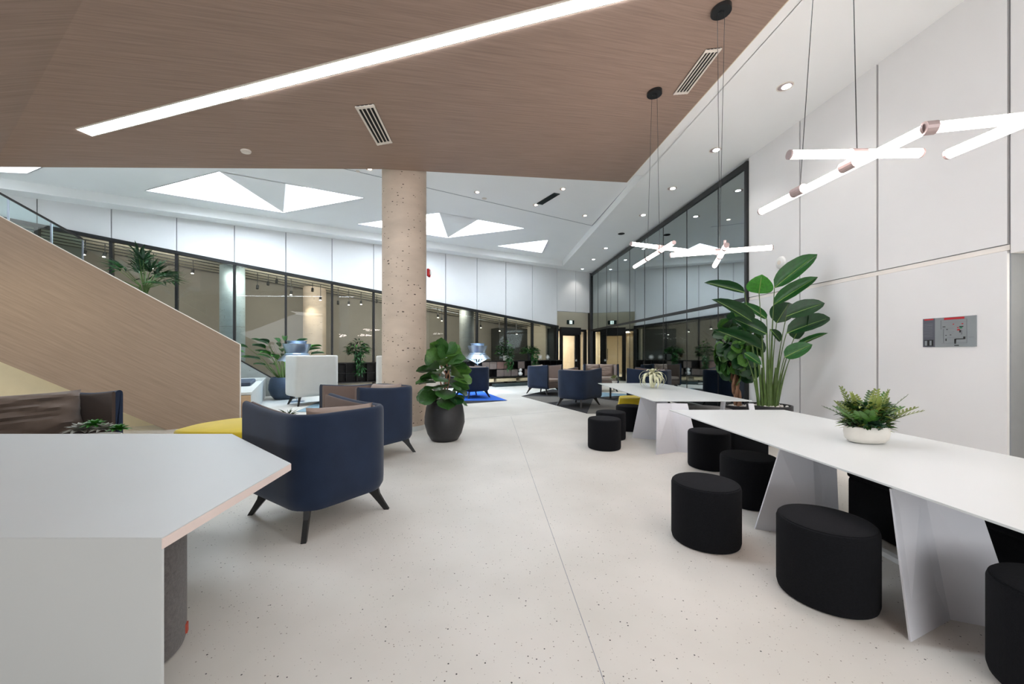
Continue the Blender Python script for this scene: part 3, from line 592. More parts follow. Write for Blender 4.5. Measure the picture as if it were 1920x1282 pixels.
def pillow(name, material, parent, c, size, rot, wr=.012, seed=0):
    m_ = MB(); n = 18; w_, h, th = size; R = Matrix.Rotation(rot[2], 3, 'Z') @ Matrix.Rotation(rot[1], 3, 'Y') @ Matrix.Rotation(rot[0], 3, 'X')
    for sg in (1, -1):
        k = len(m_.v)
        for i in range(n+1):
            for j in range(n+1):
                u, v = i/n*2-1, j/n*2-1; prof = ((1-u**4)*(1-v**4))**.55
                pin = 1-.07*(1-abs(v)**3)*abs(u)**6; pin2 = 1-.07*(1-abs(u)**3)*abs(v)**6
                wv = noise.noise(V((u*1.3+seed, v*5+seed, sg)))*wr*prof*2+noise.noise(V((u*4, v*9+u*3, seed)))*wr*prof
                m_.v.append(V(c)+R @ V((sg*(prof*th/2)+wv, u*w_/2*pin, v*h/2*pin2)))
        for i in range(n):
            for j in range(n): q = k+i*(n+1)+j; m_.f.append((q, q+1, q+n+2, q+n+1) if sg > 0 else (q, q+n+1, q+n+2, q+1))
    o = m_.build(name, material, parent, smooth=True, local=True)
    o.data.polygons.foreach_set('use_smooth', [True]*len(o.data.polygons)); return o
def make_chair(label, w_=.86, d_=1.0, h=.965, out='blue_velvet', inn='taupe_cloth', cush='cushion_cloth', loc=(0, 0, 0), rz=0, group=None, leg_h=.2, rise=.05, two=False, name='lounge_chair', cat='chair', r=.24, pil=True):
    t = thing(name, label, cat, loc, rz, group); zb_ = leg_h
    top = lambda x: h+rise*max(0, (x+d_*.1)/(d_*.6))**1.5
    th = .065
    shell(shell_path(w_, d_, r), lambda z: [(.10, zb_), (.03, zb_+.015), (.004, zb_+.06), (0, zb_+.12), (0, z-.05), (.004, z-.02), (.018, z-.004), (.034, z), (.05, z-.006), (th, z-.02), (th, zb_)], top).build('outer_shell', out, t, smooth=True, local=True)
    path2 = shell_path(w_-2*th-.004, d_-.0-th, max(.05, r-th)); path2 = [(x+th/2, y) for x, y in path2]
    shell(path2, lambda z: [(0, zb_+.06), (0, z-.03), (.008, z-.014), (.02, z-.012), (.03, z-.03), (.03, zb_+.06)], top).build('inner_lining', inn, t, smooth=True, local=True)
    wi_, di = w_-2*th-.075, d_-th-.05
    rbox('seat_base', inn, t, (th/2+.02, 0, zb_+.11), (di, wi_, .18), .02)
    rbox('seat_cushion', cush, t, (th/2+.03, 0, zb_+.265), (di, wi_, .13), .045, 4)
    if pil:
        if two:
            for sy in (-1, 1): pillow('back_cushion', cush, t, (-d_/2+.24, sy*wi_*.25, h-.22), (wi_*.49, .5, .2), (0, -.15, 0), seed=sy+2)
        else: pillow('back_cushion', cush, t, (-d_/2+.25, -.02, h-.21), (wi_*.96, .48, .2), (.04, -.18, 0), seed=1)
    for sx in (-1, 1):
        for sy in (-1, 1):
            x, y = sx*(d_/2-.16), sy*(w_/2-.14); fx, fy = sx*(d_/2-.05), sy*(w_/2-.05); m_ = MB()
            tang = V((-(fy-y), fx-x, 0)).normalized()
            dv = V((fx-x, fy-y, 0)).normalized(); k = 0; secs = [(0, zb_+.01, .13), (.3, zb_*.72, .075), (.65, zb_*.36, .055), (1, 0, .042)]
            for f, z, wd in secs:
                c = V((x+(fx-x)*f, y+(fy-y)*f, z))
                for a, b2 in ((-1, -1), (1, -1), (1, 1), (-1, 1)): m_.v.append(c+dv*a*wd/2+tang*b2*.019)
            for i in range(3):
                for j in range(4): m_.f.append((i*4+j, i*4+(j+1) % 4, (i+1)*4+(j+1) % 4, (i+1)*4+j))
            m_.f += [(3, 2, 1, 0), (12, 13, 14, 15)]; m_.build('leg', 'leg_black', t, local=True)
    return t
def ang(x, y): return math.atan2(y, x)
ch1 = make_chair('large blue velvet tub chair nearest the viewer beside the white counter', loc=(-1.745, 3.49, 0), rz=ang(-.83, .56), group='blue and taupe lounge chairs')
ch2 = dup(ch1, (-1.98, 5.40, 0), ang(-.53, -.85), 'blue tub chair turned to face the viewer in front of the concrete column')
dup(ch1, (-1.28, 12.45, .0112), ang(-.55, .83), 'blue tub chair on the bright blue rug by the right silver lamp')
dup(ch1, (1.10, 13.35, .0112), ang(.72, -.69), 'blue tub chair at the left tip of the grey patterned rug')
dup(ch1, (1.80, 10.42, .0112), ang(.68, .73), 'blue tub chair seen from behind left of the far white table')
dup(ch1, (3.72, 10.35, .0112), ang(-.83, .56), 'blue tub chair behind the air plant close to the dark glass wall')
make_chair('two-cushion blue and taupe loveseat facing the viewer by the dark glass wall', w_=1.25, d_=.9, loc=(3.30, 14.4, .0112), rz=ang(-.12, -.99), two=True, name='loveseat', cat='sofa', group='blue and taupe lounge chairs')
make_chair('dark brown lined tub chair with a rumpled cushion behind the white counter', w_=1.0, d_=.98, h=.975, inn='dark_brown_cloth', cush='cushion_brown', loc=(-5.02, 4.02, 0), rz=ang(.95, -.31), pil=False)
sofa = [o for o in bpy.data.objects if o.get('label', '').startswith('dark brown lined')][0]
pillow('back_cushion', 'cushion_brown', sofa, (-.13, .02, .76), (.86, .52, .3), (0, -.2, 0), .03, 3)
# high-back white chairs
make_chair('white high-back lounge chair with dark lining right of the slate planter', w_=1.15, d_=.8, h=1.36, out='pale_cloth', inn='navy_cloth', cush='navy_cloth', loc=(-5.62, 10.85, 0), rz=ang(-.76, .65), leg_h=.24, rise=.0, name='highback_chair', group='white high-back seats', pil=False, r=.16)
make_chair('wide white high-back sofa standing behind the concrete column', w_=1.62, d_=.8, h=1.36, out='pale_cloth', inn='navy_cloth', cush='navy_cloth', loc=(-2.60, 9.9, 0), rz=ang(-.05, 1), leg_h=.24, rise=0, name='highback_sofa', cat='sofa', group='white high-back seats', pil=False, r=.16)
# ---------------------------------------------------------------- left counter
A_, B_, C_, D_ = P(0, 1008, .74), P(303, 1008, .74), P(545, 868, .74), P(435, 813, .74); tz = .74
k0 = V((-4.6, B_.y, tz)); k4 = V((-4.9, D_.y, tz))
ct = thing('counter_table', 'large white angular counter with pointed end in the lower left', 'table', (-2.6, 2.4, 0))
MB().slab([k0, B_, C_, D_, k4], V((0, 0, -.045))).build('worktop', 'counter_white', ct, bevel=.003)
for a, b2 in ((B_, C_), (C_, D_)):
    n_ = (b2-a).cross(V((0, 0, 1))).normalized(); MB().slab([a-V((0, 0, .004)), b2-V((0, 0, .004)), b2-V((0, 0, .044)), a-V((0, 0, .044))], n_*.003).build('edge_band', 'counter_edge', ct)
MB().slab([k0+V((0, -.0015, -.002)), B_+V((0, -.0015, -.002)), V((B_.x, B_.y-.0015, 0)), V((k0.x, k0.y-.0015, 0))], V((0, .012, 0))).build('waterfall_panel', 'counter_white', ct)
pc = V((-1.85, 1.80, 0)); R_ = .25
t = thing('felt_drum', 'tall grey felt drum with a red tag tucked under the white counter', 'pouf', pc)
MB().lathe([(R_-.03, 0), (R_-.008, .012), (R_, .04), (R_, .60), (R_-.015, .64), (R_-.05, .655), (.02, .66)], pc, 48).build('felt_cover', 'grey_cloth', t, smooth=True)
q = pc+V((.86, .51, 0))*(R_-.002); q.z = .07
MB().box(q+V((.002, 0, 0)), (.014, .03, .045), .53).build('cloth_tag', 'red_tag', t); MB().box(q+V((.004, -.006, 0)), (.012, .004, .04)).build('tag_stitch', 'white_ceramic', t)
# ---------------------------------------------------------------- white tables
def table(x0, x1, y0, y1, lab, ya, yb, grp):
    t = thing('long_table', lab, 'table', ((x0+x1)/2, (y0+y1)/2, 0), 0, grp); z = .74
    MB().prism([(x0, y0), (x1, y0), (x1-.12, y1), (x0-.1, y1)], z-.012, z).build('tabletop', 'table_white', t, bevel=.002)
    MB().prism([(x0+.2, y0+.2), (x1-.2, y0+.2), (x1-.3, y1-.2), (x0+.1, y1-.2)], z-.04, z-.0125).build('top_frame', 'leg_white', t)
    xc = (x0+x1)/2
    for sx in (1, -1):
        for yy, dy in ((ya, -1), (yb, 1)):
            bt = [(-.76, 0), (-.70, .05), (-.655, .03)] if sx < 0 else [(-.76, 0), (-.38, .16), (-.12, .06)]; tp = [(-.73, .18), (-.69, .2), (-.655, .18)] if sx < 0 else [(-.68, .18), (-.46, .22), (-.24, .17)]
            B1 = [V((xc+sx*a, yy-dy*b2, 0)) for a, b2 in bt]; T1 = [V((xc+sx*a, yy-dy*b2, z-.04)) for a, b2 in tp]; th = V((0, .012, 0)); m_ = MB()
            for k in range(2): m_.slab([B1[k], B1[k+1], T1[k+1], T1[k]], th)
            m_.build('leg', 'leg_white', t)
    MB().bar((xc-.1, ya+.1, .02), (xc-.1, yb-.1, .02), .05, .035).build('floor_bar', 'white_ceramic', t)
    return t
table(2.04, 3.47, 1.28, 4.73, 'long white table at the right holding the potted fern planter', 1.92, 3.15, 'long white tables')
table(2.07, 3.52, 5.62, 8.8, 'far long white table with the air plant on it', 5.42, 6.5, 'long white tables')
# ---------------------------------------------------------------- stools
def stool(x, y, r, h, lab, proto=[None]):
    if proto[0] is None:
        t = thing('drum_stool', lab, 'stool', (x, y, 0), 0, 'black drum stools')
        MB().lathe([(r-.02, 0), (r-.006, .006), (r, .03), (r, h-.03), (r-.006, h-.01), (r-.02, h-.004), (r-.022, h-.003)], (x, y, 0), 56).build('stool_body', 'black_cloth', t, smooth=True)
        MB().lathe([(r-.012, h-.012), (r-.014, h-.002), (r-.03, h+.001), (r*.5, h+.004), (.01, h+.005)], (x, y, 0), 56).build('seat_top', 'black_cloth', t, smooth=True)
        proto[0] = t; return t
    return dup(proto[0], (x, y, 0), random.random()*6, lab)
for x, y, lab in ((1.50, 2.98, 'black drum stool standing clear of the table in the aisle, its top lit'), (1.885, 2.31, 'large-looking black drum stool nearest the viewer in front of the near white table leg'), (2.36, 1.60, 'black drum stool cut off by the right edge of the picture'),
                  (2.29, 3.72, 'black drum stool half under the near white table left of its sloping leg'), (2.50, 4.88, 'black drum stool under the far tip of the near white table'),
                  (1.40, 5.83, 'black drum stool in front of the pair at the far white table'), (1.665, 6.48, 'middle black drum stool of three at the far white table'), (2.2, 7.2, 'black drum stool farthest back beside the yellow ottoman')):
    stool(x, y, .245, .45, lab)
def bench(x0, x1, y0, y1, lab):
    t = thing('upholstered_bench', lab, 'bench', ((x0+x1)/2, (y0+y1)/2, 0), 0, 'dark benches behind the white tables')
    rbox('bench_body', 'black_cloth', t, (0, 0, .205), (x1-x0, y1-y0, .40), .03); rbox('bench_seat', 'black_cloth', t, (0, 0, .425), (x1-x0+.01, y1-y0+.01, .06), .025)
bench(2.84, 3.32, .9, 3.26, 'long dark upholstered bench behind the near white table'); bench(2.84, 3.32, 4.95, 6.2, 'short dark upholstered bench between the two white tables')
t = thing('round_pouf', 'wide round grey pouf at the right side of the far table', 'pouf', (3.55, 6.95, 0))
MB().lathe([(.36, 0), (.40, .02), (.41, .1), (.41, .38), (.39, .43), (.3, .45), (.01, .455)], (3.55, 6.95, 0), 48).build('pouf_cover', 'grey_cloth', t, smooth=True)
# yellow ottomans
def ottoman(pts, z0, z1, lab, flare=0):
    c = V((sum(p[0] for p in pts)/len(pts), sum(p[1] for p in pts)/len(pts), 0)); t = thing('yellow_ottoman', lab, 'ottoman', c, 0, 'yellow ottomans')
    def ring(f, z): return [V((c.x+(p[0]-c.x)*f, c.y+(p[1]-c.y)*f, z)) for p in pts]
    def stack(rg, nm):
        m_ = MB(); n = len(pts)
        for r in rg: m_.v += r
        for i in range(len(rg)-1):
            for j in range(n): m_.f.append((i*n+j, i*n+(j+1) % n, (i+1)*n+(j+1) % n, (i+1)*n+j))
        m_.f += [tuple(range(n))[::-1], tuple((len(rg)-1)*n+j for j in range(n))]; m_.build(nm, 'yellow_cloth', t, smooth=True)
    fb = 1+flare
    stack([ring(fb*.99, z0), ring(fb, z0+.02), ring(1+flare*.25, z1-.13), ring(1+flare*.2-.01, z1-.118)], 'ottoman_body')
    stack([ring(1+flare*.2-.012, z1-.118), ring(1+flare*.2, z1-.11), ring(1, z1-.03), ring(.985, z1-.008), ring(.96, z1)], 'ottoman_top')
    return t
def smooth_poly(p, it=2):
    for _ in range(it):
        q = []
        for i in range(len(p)):
            a, b2 = V(p[i]+(0,)) if len(p[i]) == 2 else V(p[i]), None; c = p[(i+1) % len(p)]
            q.append((p[i][0]*.85+c[0]*.15, p[i][1]*.85+c[1]*.15)); q.append((p[i][0]*.15+c[0]*.85, p[i][1]*.15+c[1]*.85))
        p = q
    return p
ottoman(smooth_poly([(-4.48, 5.0), (-4.55, 5.55), (-4.35, 6.05), (-3.35, 6.2), (-3.05, 5.5), (-3.4, 4.9)]), 0, .42, 'yellow five-sided ottoman between the sofa and the nearest blue chair')
ottoman(smooth_poly([(2.55, 9.15), (3.25, 9.2), (3.3, 8.6), (2.35, 8.45)]), .0112, .42, 'yellow ottoman with splayed sides behind the far white table', .16).location += V((0, 0, 0))
# ---------------------------------------------------------------- rugs
def rug(pieces, lab, loc):
    t = thing('rug', lab, 'rug', loc)
    for k, (pp, mt) in enumerate(pieces): MB().prism([(p[0], p[1]) for p in pp], .001, .011).build('rug_piece', mt, t)
a, b2, c, d, e = (.31, 12.6), (1.77, 9.05), (4.3, 9.0), (4.2, 13.0), (1.6, 15.0)
m1, m2 = (1.0, 10.9), (2.6, 12.2)
rug([([a, m1, m2], 'rug_grey'), ([m1, b2, m2], 'rug_dark'), ([b2, c, m2], 'rug_grey'), ([c, d, m2], 'rug_dark'), ([d, e, m2], 'rug_pale'), ([e, a, m2], 'rug_dark')], 'grey rug with dark triangles under the right lounge chairs', (2.2, 12, 0))
q = [P(951, 751)[:2], P(870, 757)[:2], P(812, 752)[:2], P(806, 738)[:2], P(905, 734)[:2]]
cen_ = P(893, 744)[:2]
rug([([q[0], q[1], P(905, 751.5)[:2]], 'rug_dark'), ([q[1], q[2], P(905, 751.5)[:2]], 'rug_dark'), ([q[0], P(905, 751.5)[:2], q[2], q[3], q[4]], 'rug_blue')], 'bright blue angular rug with a dark edge by the concrete column', (-1.2, 12.3, 0))
q = [P(556, 772)[:2], P(690, 775)[:2], P(712, 752)[:2], P(610, 748)[:2]]; cc_ = P(655, 760)[:2]
rug([([q[0], q[1], cc_], 'rug_pale'), ([q[1], q[2], cc_], 'rug_dark'), ([q[2], q[3], cc_], 'rug_dark'), ([q[3], q[0], cc_], 'rug_pale')], 'dark and pale angular rug beside the white high-back chair', (-3.9, 9.8, 0))
# ---------------------------------------------------------------- silver lamps
def lamp(x, y, lab):
    t = thing('floor_lamp', lab, 'floor lamp', (x, y, 0), 0, 'tiered silver floor lamps')
    MB().lathe([(.2, 0), (.2, .015), (.05, .03), (.02, .04)], (x, y, 0), 32).build('base', 'silver', t, smooth=True)
    MB().tube([(x, y, .03), (x, y, 1.2)], .014, 8).build('pole', 'silver', t)
    def ringm(prof, nm):
        m_ = MB(); k = 40; pr = prof+[(r-.006, z) for r, z in prof[::-1]]; n = len(pr)
        for i in range(k):
            for r, z in pr: m_.v.append(V((x+r*math.cos(2*PI*i/k), y+r*math.sin(2*PI*i/k), z)))
        for i in range(k):
            for j in range(n): m_.f.append((i*n+j, i*n+(j+1) % n, ((i+1) % k)*n+(j+1) % n, ((i+1) % k)*n+j))
        m_.build(nm, 'silver', t, smooth=True)
    ringm([(.49, 1.2), (.30, 1.40)], 'lower_skirt'); ringm([(.28, 1.42), (.36, 1.64), (.37, 1.69)], 'middle_shade'); ringm([(.24, 1.70), (.27, 1.78)], 'top_shade')
    MB().lathe([(.02, 1.40), (.34, 1.405), (.34, 1.415), (.02, 1.42)], (x, y, 0), 32).build('shelf_disc', 'silver', t)
    MB().lathe([(.01, 1.48), (.06, 1.50), (.085, 1.56), (.06, 1.62), (.01, 1.64)], (x, y, 0), 20).build('bulb', 'lamp_inner', t, smooth=True)
    for k in range(16):
        a = 2*PI*k/16; MB().tube([(x+.40*math.cos(a), y+.40*math.sin(a), 1.22), (x+.04*math.cos(a+.5), y+.04*math.sin(a+.5), 1.02)], .006, 5).build('wire', 'silver', t)
    point('lamp_glow', (x, y, 1.28), 72, (.75, .88, 1), .12)
lamp(-6.30, 11.25, 'tiered silver floor lamp behind the white high-back chair'); lamp(-1.30, 14.5, 'tiered silver floor lamp behind the blue chair on the blue rug')
# ---------------------------------------------------------------- pendants
def tube_light(par, a, b2, r=.026):
    a, b2 = V(a), V(b2); d = (b2-a).normalized()
    g = MB().tube([a, b2], r, 14).build('light_tube', 'tube_light', par, smooth=True)
    for e, s in ((a, -1), (b2, 1)): MB().tube([e-d*.008*s*0, e+d*s*.012], r*1.08, 14).build('end_cap', 'hub_metal', par)
def hub(par, c, d, r=.033, L_=.09): d = V(d).normalized(); c = V(c); MB().tube([c-d*L_/2, c+d*L_/2], r, 14).build('hub', 'hub_metal', par)
def wire(par, a, b2): MB().tube([a, b2], .0028, 5).build('wire', 'black_metal', par)
# near right pendant
z = 2.6
p1 = thing('pendant_light', 'crossed glowing tube pendant above the nearest white table at the upper right', 'pendant lamp', (2.1, 2.5, 5.1), 0, 'crossed tube pendants')
a, b2 = P(1428, 396, z), P(1733, 243, z); tube_light(p1, a, b2); hub(p1, P(1497, 358, z), b2-a); hub(p1, P(1592, 309, z), b2-a)
c, d = P(1482, 290, z+.07), P(1724, 287, z+.07); tube_light(p1, c, d); hub(p1, P(1607, 289, z+.07), d-c)
e = P(1742, 240, z); f = P(1960, 217, z); tube_light(p1, e, V(e)+(f-e)*1.5); hub(p1, e, f-e, .034, .05)
g = P(1780, 288, z-.06); h_ = P(1922, 228, z-.06); tube_light(p1, g, V(g)+(h_-g)*1.5)
can = onW(V((2.08, 2.45, 0))); wire(p1, P(1500, 356, z), can+V((-.03, .04, 0))); wire(p1, P(1607, 283, z+.09), can+V((.03, -.04, 0)))
MB().tube([can, can-V((0, 0, .045))], .11, 28).build('canopy', 'black_metal', p1, smooth=True)
def pend(can, z, bar, diag, hubs, lab, r=.026):
    t = thing('pendant_light', lab, 'pendant lamp', can, 0, 'crossed tube pendants')
    MB().tube([can+V((0, 0, .01)), can-V((0, 0, .045))], .105, 28).build('canopy', 'black_metal', t, smooth=True)
    MB().tube([can-V((0, 0, .045)), can-V((0, 0, .06))], .03, 12).build('canopy_knob', 'black_metal', t)
    a, b2 = P(bar[0], bar[1], z+.06), P(bar[2], bar[3], z+.06); tube_light(t, a, b2, r); hc = a.lerp(b2, .5); hub(t, hc, b2-a, r*1.3, .1)
    c, d = P(diag[0], diag[1], z), P(diag[2], diag[3], z); tube_light(t, c, d, r)
    hs = [c.lerp(d, f) for f in hubs]
    for q in hs: hub(t, q, d-c, r*1.25, .06)
    MB().tube([hs[-1]+V((0, 0, .0)), hs[-1]+V((0, 0, .08))], .014, 8).build('joint_pin', 'hub_metal', t)
    wire(t, hs[0]+V((0, 0, .02)), can+V((-.03, .02, -.04))); wire(t, hc+V((0, 0, .02)), can+V((.03, -.02, -.04)))
pend(PW(1227, 172), 2.88, (1184, 457, 1286, 470), (1190, 500, 1263, 455), (.38, .72), 'crossed glowing tube pendant, farther of the two above the far white table')
pend(PW(1352, 16), 2.57, (1258, 478, 1447, 464), (1340, 498, 1362, 460), (.5, .9), 'crossed glowing tube pendant in front of the dark glass wall, left of the strelitzia')
# ---------------------------------------------------------------- small wall things
# map sign
q = [(4.83, 1.515), (4.31, 1.515), (4.31, 1.86), (4.83, 1.87)]
def SG(f, g, b_=0): Y = 4.83-.52*f; return RW(rY(Y), .012+b_, 1.513+.352*g)
t = thing('wall_map_sign', 'grey evacuation map sign with red headings on the right white wall', 'sign', SG(.5, .5))
MB().slab([SG(0, 0, -.012), SG(1, 0, -.012), SG(1, 1, -.012), SG(0, 1, -.012)], NR*.012).build('sign_plate', 'sign_grey', t)
def sp(f0, f1, g0, g1, mt, nm, off=.001): MB().slab([SG(f0, g0, 0), SG(f1, g0, 0), SG(f1, g1, 0), SG(f0, g1, 0)], NR*off).build(nm, mt, t)
sp(.0, .245, 0, 1, 'sign_dark', 'text_column'); sp(.03, .215, .94, .985, 'sign_red', 'red_heading', .002); sp(.425, .80, .915, .985, 'sign_red', 'red_heading', .002)
sp(.025, .215, .04, .25, 'sign_black', 'picture_panel', .002)
def marks(mt, rects, nm):
    m_ = MB()
    for f0, f1, g0, g1 in rects: m_.slab([SG(f0, g0, 0), SG(f1, g0, 0), SG(f1, g1, 0), SG(f0, g1, 0)], NR*.0025)
    o = m_.build(nm, mt, t); o['kind'] = 'stuff'
marks('sign_line', [(.36, .84, .90-.08*k, .905-.08*k) for k in (0, 1)]+[(.36, .60, .62, .628), (.36, .37, .6, .9), (.84, .845, .12, .9), (.38, .84, .12, .13), (.41, .42, .14, .6), (.5, .62, .5, .508), (.52, .6, .45, .458), (.48, .7, .31, .318), (.48, .7, .27, .275), (.74, .76, .4, .55), (.88, .96, .3, .31)], 'plan_lines')
marks('sign_black', [(.40, .45, .67, .695), (.47, .495, .575, .6), (.45, .475, .38, .4), (.535, .56, .39, .41), (.455, .47, .2, .28), (.62, .65, .10, .26), (.64, .80, .245, .27), (.78, .815, .25, .33), (.62, .7, .03, .06), (.71, .78, .65, .68), (.71, .74, .47, .55)], 'plan_marks')
marks('sign_red', [(.59, .615, .74, .77), (.75, .78, .74, .77), (.67, .7, .62, .65), (.67, .72, .54, .585)], 'plan_red_marks')
marks('sign_green', [(.715, .76, .60, .645)], 'plan_green_mark'); marks('sign_grey', [(.04, .09, .05, .22), (.14, .18, .06, .22)], 'picture_marks')
marks('sign_line', [(.02, .2, .80-.055*k, .81-.055*k) for k in range(9)], 'text_lines')
q = RW(rY(7.14), 0, 3.115); t = thing('wall_speaker', 'round white wall device above the strelitzia leaves', 'detector', q)
MB().tube([q, q+NR*.02, q+NR*.04], [.115, .11, .085], 32).build('cover', 'white_ceramic', t, smooth=True); MB().tube([q+NR*.04, q+NR*.046], .04, 24).build('centre_cap', 'vent_white', t)
# ---------------------------------------------------------------- low cabinet along the far wall
cb = thing('low_cabinet', 'long low black open cabinet with dusky boxes along the far glass wall', 'cabinet', FW(7, .4, 0), 0)
def CBx(s0, s1, z0, z1, b0, b1, nm, mt): return MB().slab([FW(s0, b0, z0), FW(s1, b0, z0), FW(s1, b0, z1), FW(s0, b0, z1)], -NW*(b1-b0)).build(nm, mt, cb)
CBx(2.2, 12.0, 1.04, 1.08, .06, .5, 'cabinet_top', 'cabinet_black'); CBx(2.2, 12.0, .36, .40, .06, .5, 'cabinet_shelf', 'cabinet_black'); CBx(2.2, 12.0, .36, 1.08, .06, .08, 'cabinet_back', 'cabinet_black')
CBx(2.2, 12.0, .70, .72, .06, .48, 'cabinet_shelf', 'cabinet_black')
s = 2.2; rnd = random.Random(5)
for k in range(29): CBx(2.2+.35*k-.012*(k == 28), 2.215+.35*k, .36, 1.06, .06, .49, 'divider', 'cabinet_black')
for k in range(28):
    for z0, z1 in ((.41, .69), (.73, 1.03)):
        if rnd.random() < .24: CBx(2.22+.35*k, 2.545+.35*k, z0, z1, .30, .50, 'cabinet_box', rnd.choice(['cabinet_dusky', 'cabinet_grey', 'cabinet_rust', 'cabinet_grey']))
CBx(2.2, 12, .0, .08, .06, .45, 'plinth', 'cabinet_black')
for s0, s1 in ((3.2, 4.5), (4.75, 5.7), (5.85, 7.6), (8, 9.8)): CBx(s0, s1, .18, .31, .08, .5, 'lower_cushion', 'bench_cushion')
bn = thing('floor_plinth', 'low dark slab bench on the floor before the black cabinet', 'bench', FW(5, .8, 0)); MB().slab([FW(3.6, .6, 0), FW(6.0, .6, 0), FW(6.0, .6, .12), FW(3.6, .6, .12)], -NW*.35).build('slab', 'plinth', bn)
# ---------------------------------------------------------------- plants
def leaf_mesh(kind, mt, nseg=8, seed=0):
    """leaf along +x, length 1, width 1 (scaled later), droops in -z"""
    m_ = MB(); W = {'fiddle': lambda t: .5*math.sin(PI*min(1, t**1.25))**.7*(.75+.45*t) if t < 1 else 0, 'strel': lambda t: .5*(math.sin(PI*t**.85))**.6, 'lance': lambda t: .5*math.sin(PI*t**.7)**.8, 'blade': lambda t: .5*(1-t)**.7*(.6+.4*min(1, t*6))}[kind]
    droop = {'fiddle': .12, 'strel': .12, 'lance': .25, 'blade': .45}[kind]; fold = {'fiddle': .10, 'strel': .16, 'lance': .1, 'blade': .15}[kind]
    rr = random.Random(seed)
    for i in range(nseg+1):
        t = i/nseg; w_ = max(W(min(t, 1)), .004); z = -droop*t*t
        for j in (-2, -1, 0, 1, 2):
            y = w_*j/2; m_.v.append(V((t, y, z+abs(j)/2*fold*w_*2+(rr.uniform(-.012, .012) if abs(j) == 2 else 0)+(.02*math.sin(t*14) if abs(j) == 2 and kind == 'fiddle' else 0))))
    for i in range(nseg):
        for j in range(4): q = i*5+j; m_.f.append((q, q+1, q+6, q+5))
    me = bpy.data.meshes.new('leaf_'+kind); me.from_pydata([tuple(v) for v in m_.v], [], m_.f); me.materials.append(MATS[mt]); me.polygons.foreach_set('use_smooth', [True]*len(me.polygons)); return me
def leaf_matrix(base, d, L_, W_, up=V((0, 0, 1)), roll=0):
    x = V(d).normalized(); y = up.cross(x)
    y = y.normalized() if y.length > .05 else V((0, 1, 0)).cross(x).normalized()
    zz = x.cross(y); R = Matrix((x*L_, y*W_, zz*L_)).transposed().to_4x4(); R = Matrix.Translation(base) @ R @ Matrix.Rotation(roll, 4, 'X'); return R
def put_leaf(me, par, M, name='leaf'):
    o = bpy.data.objects.new(name, me); C.objects.link(o); o.parent = par; Pm = par.matrix_basis
    if par.parent: Pm = par.parent.matrix_basis @ Pm
    o.matrix_basis = Pm.inverted() @ M; return o
FM = [leaf_mesh('fiddle', m_, 8, i) for i, m_ in enumerate(('leaf_fiddle', 'leaf_fiddle', 'leaf_fiddle_light', 'leaf_dark'))]
SM = [leaf_mesh('strel', m_, 10, i) for i, m_ in enumerate(('leaf_dark', 'leaf_mid', 'leaf_bright'))]
def pot(t, c, prof, mt, soil_z, soil_r, soil_mt='pebble', n=48):
    MB().lathe(prof, c, n).build('pot', mt, t, smooth=True)
    MB().lathe([(soil_r, soil_z-.02), (soil_r, soil_z), (.01, soil_z+.01)], c, 32).build('soil', 'soil', t)
    if soil_mt == 'pebble':
        me = bpy.data.meshes.new('pebbles'); bm = bmesh.new()
        rp_ = random.Random(3)
        for k in range(90):
            a = rp_.random()*2*PI; rr = soil_r*math.sqrt(rp_.random())*.95; M = Matrix.Translation((rr*math.cos(a), rr*math.sin(a), soil_z+.01+.012*rp_.random())) @ Matrix.Diagonal((1, rp_.uniform(.6, 1), .7, 1))
            bmesh.ops.create_icosphere(bm, subdivisions=1, radius=rp_.uniform(.014, .026), matrix=M)
        bm.to_mesh(me); bm.free(); me.materials.append(MATS['pebble']); o = bpy.data.objects.new('pebbles', me); C.objects.link(o); o.parent = t; o['kind'] = 'stuff'
def pot_prof(rb, rm, rt, h, th=.02): return [(rb, 0), (rb+.02, .01), (rb+(rm-rb)*.62, h*.18), (rm, h*.45), (rm*.985, h*.62), ((rm+rt)/2*1.01, h*.85), (rt, h), (rt-th, h), (rt-th-.005, h-.08), (rt-th-.01, h-.12)]
# fiddle leaf fig by the column
c = V((-1.115, 6.36, 0)); t = thing('fiddle_leaf_fig', 'fiddle-leaf fig in a rounded black pot beside the concrete column', 'plant', c)
pot(t, c, pot_prof(.2, .33, .27, .64), 'pot_black', .57, .24)
rn = random.Random(11)
for k in range(4): MB().tube([c+V((rn.uniform(-.05, .05), rn.uniform(-.05, .05), .56)), c+V((rn.uniform(-.1, .1), rn.uniform(-.1, .1), 1.05)), c+V((rn.uniform(-.16, .16), rn.uniform(-.12, .12), 1.35))], [.014, .011, .007], 7).build('stem', 'bark', t, smooth=True)
for k in range(52):
    f = k/51; zz = .70+.72*f; a = k*2.4; R_ = .14*math.sin(PI*min(1, .25+f*.8)); el = -.3+1.25*f**1.6+rn.uniform(-.2, .2)
    base = c+V((R_*math.cos(a), R_*math.sin(a), zz)); L_ = rn.uniform(.30, .40)*(1 if f < .8 else .85)
    ow = V((math.cos(a), math.sin(a), 0)); tn = V((-ow.y, ow.x, 0)); put_leaf(rn.choice(FM[:3] if f > .4 else FM), t, leaf_matrix(base, ow*math.cos(el)+V((0, 0, math.sin(el)))+tn*rn.uniform(-.6, .6), L_, L_*.78, (ow*rn.uniform(.5, 1.3)+V((0, 0, .7))).normalized(), roll=rn.uniform(-.3, .3)))
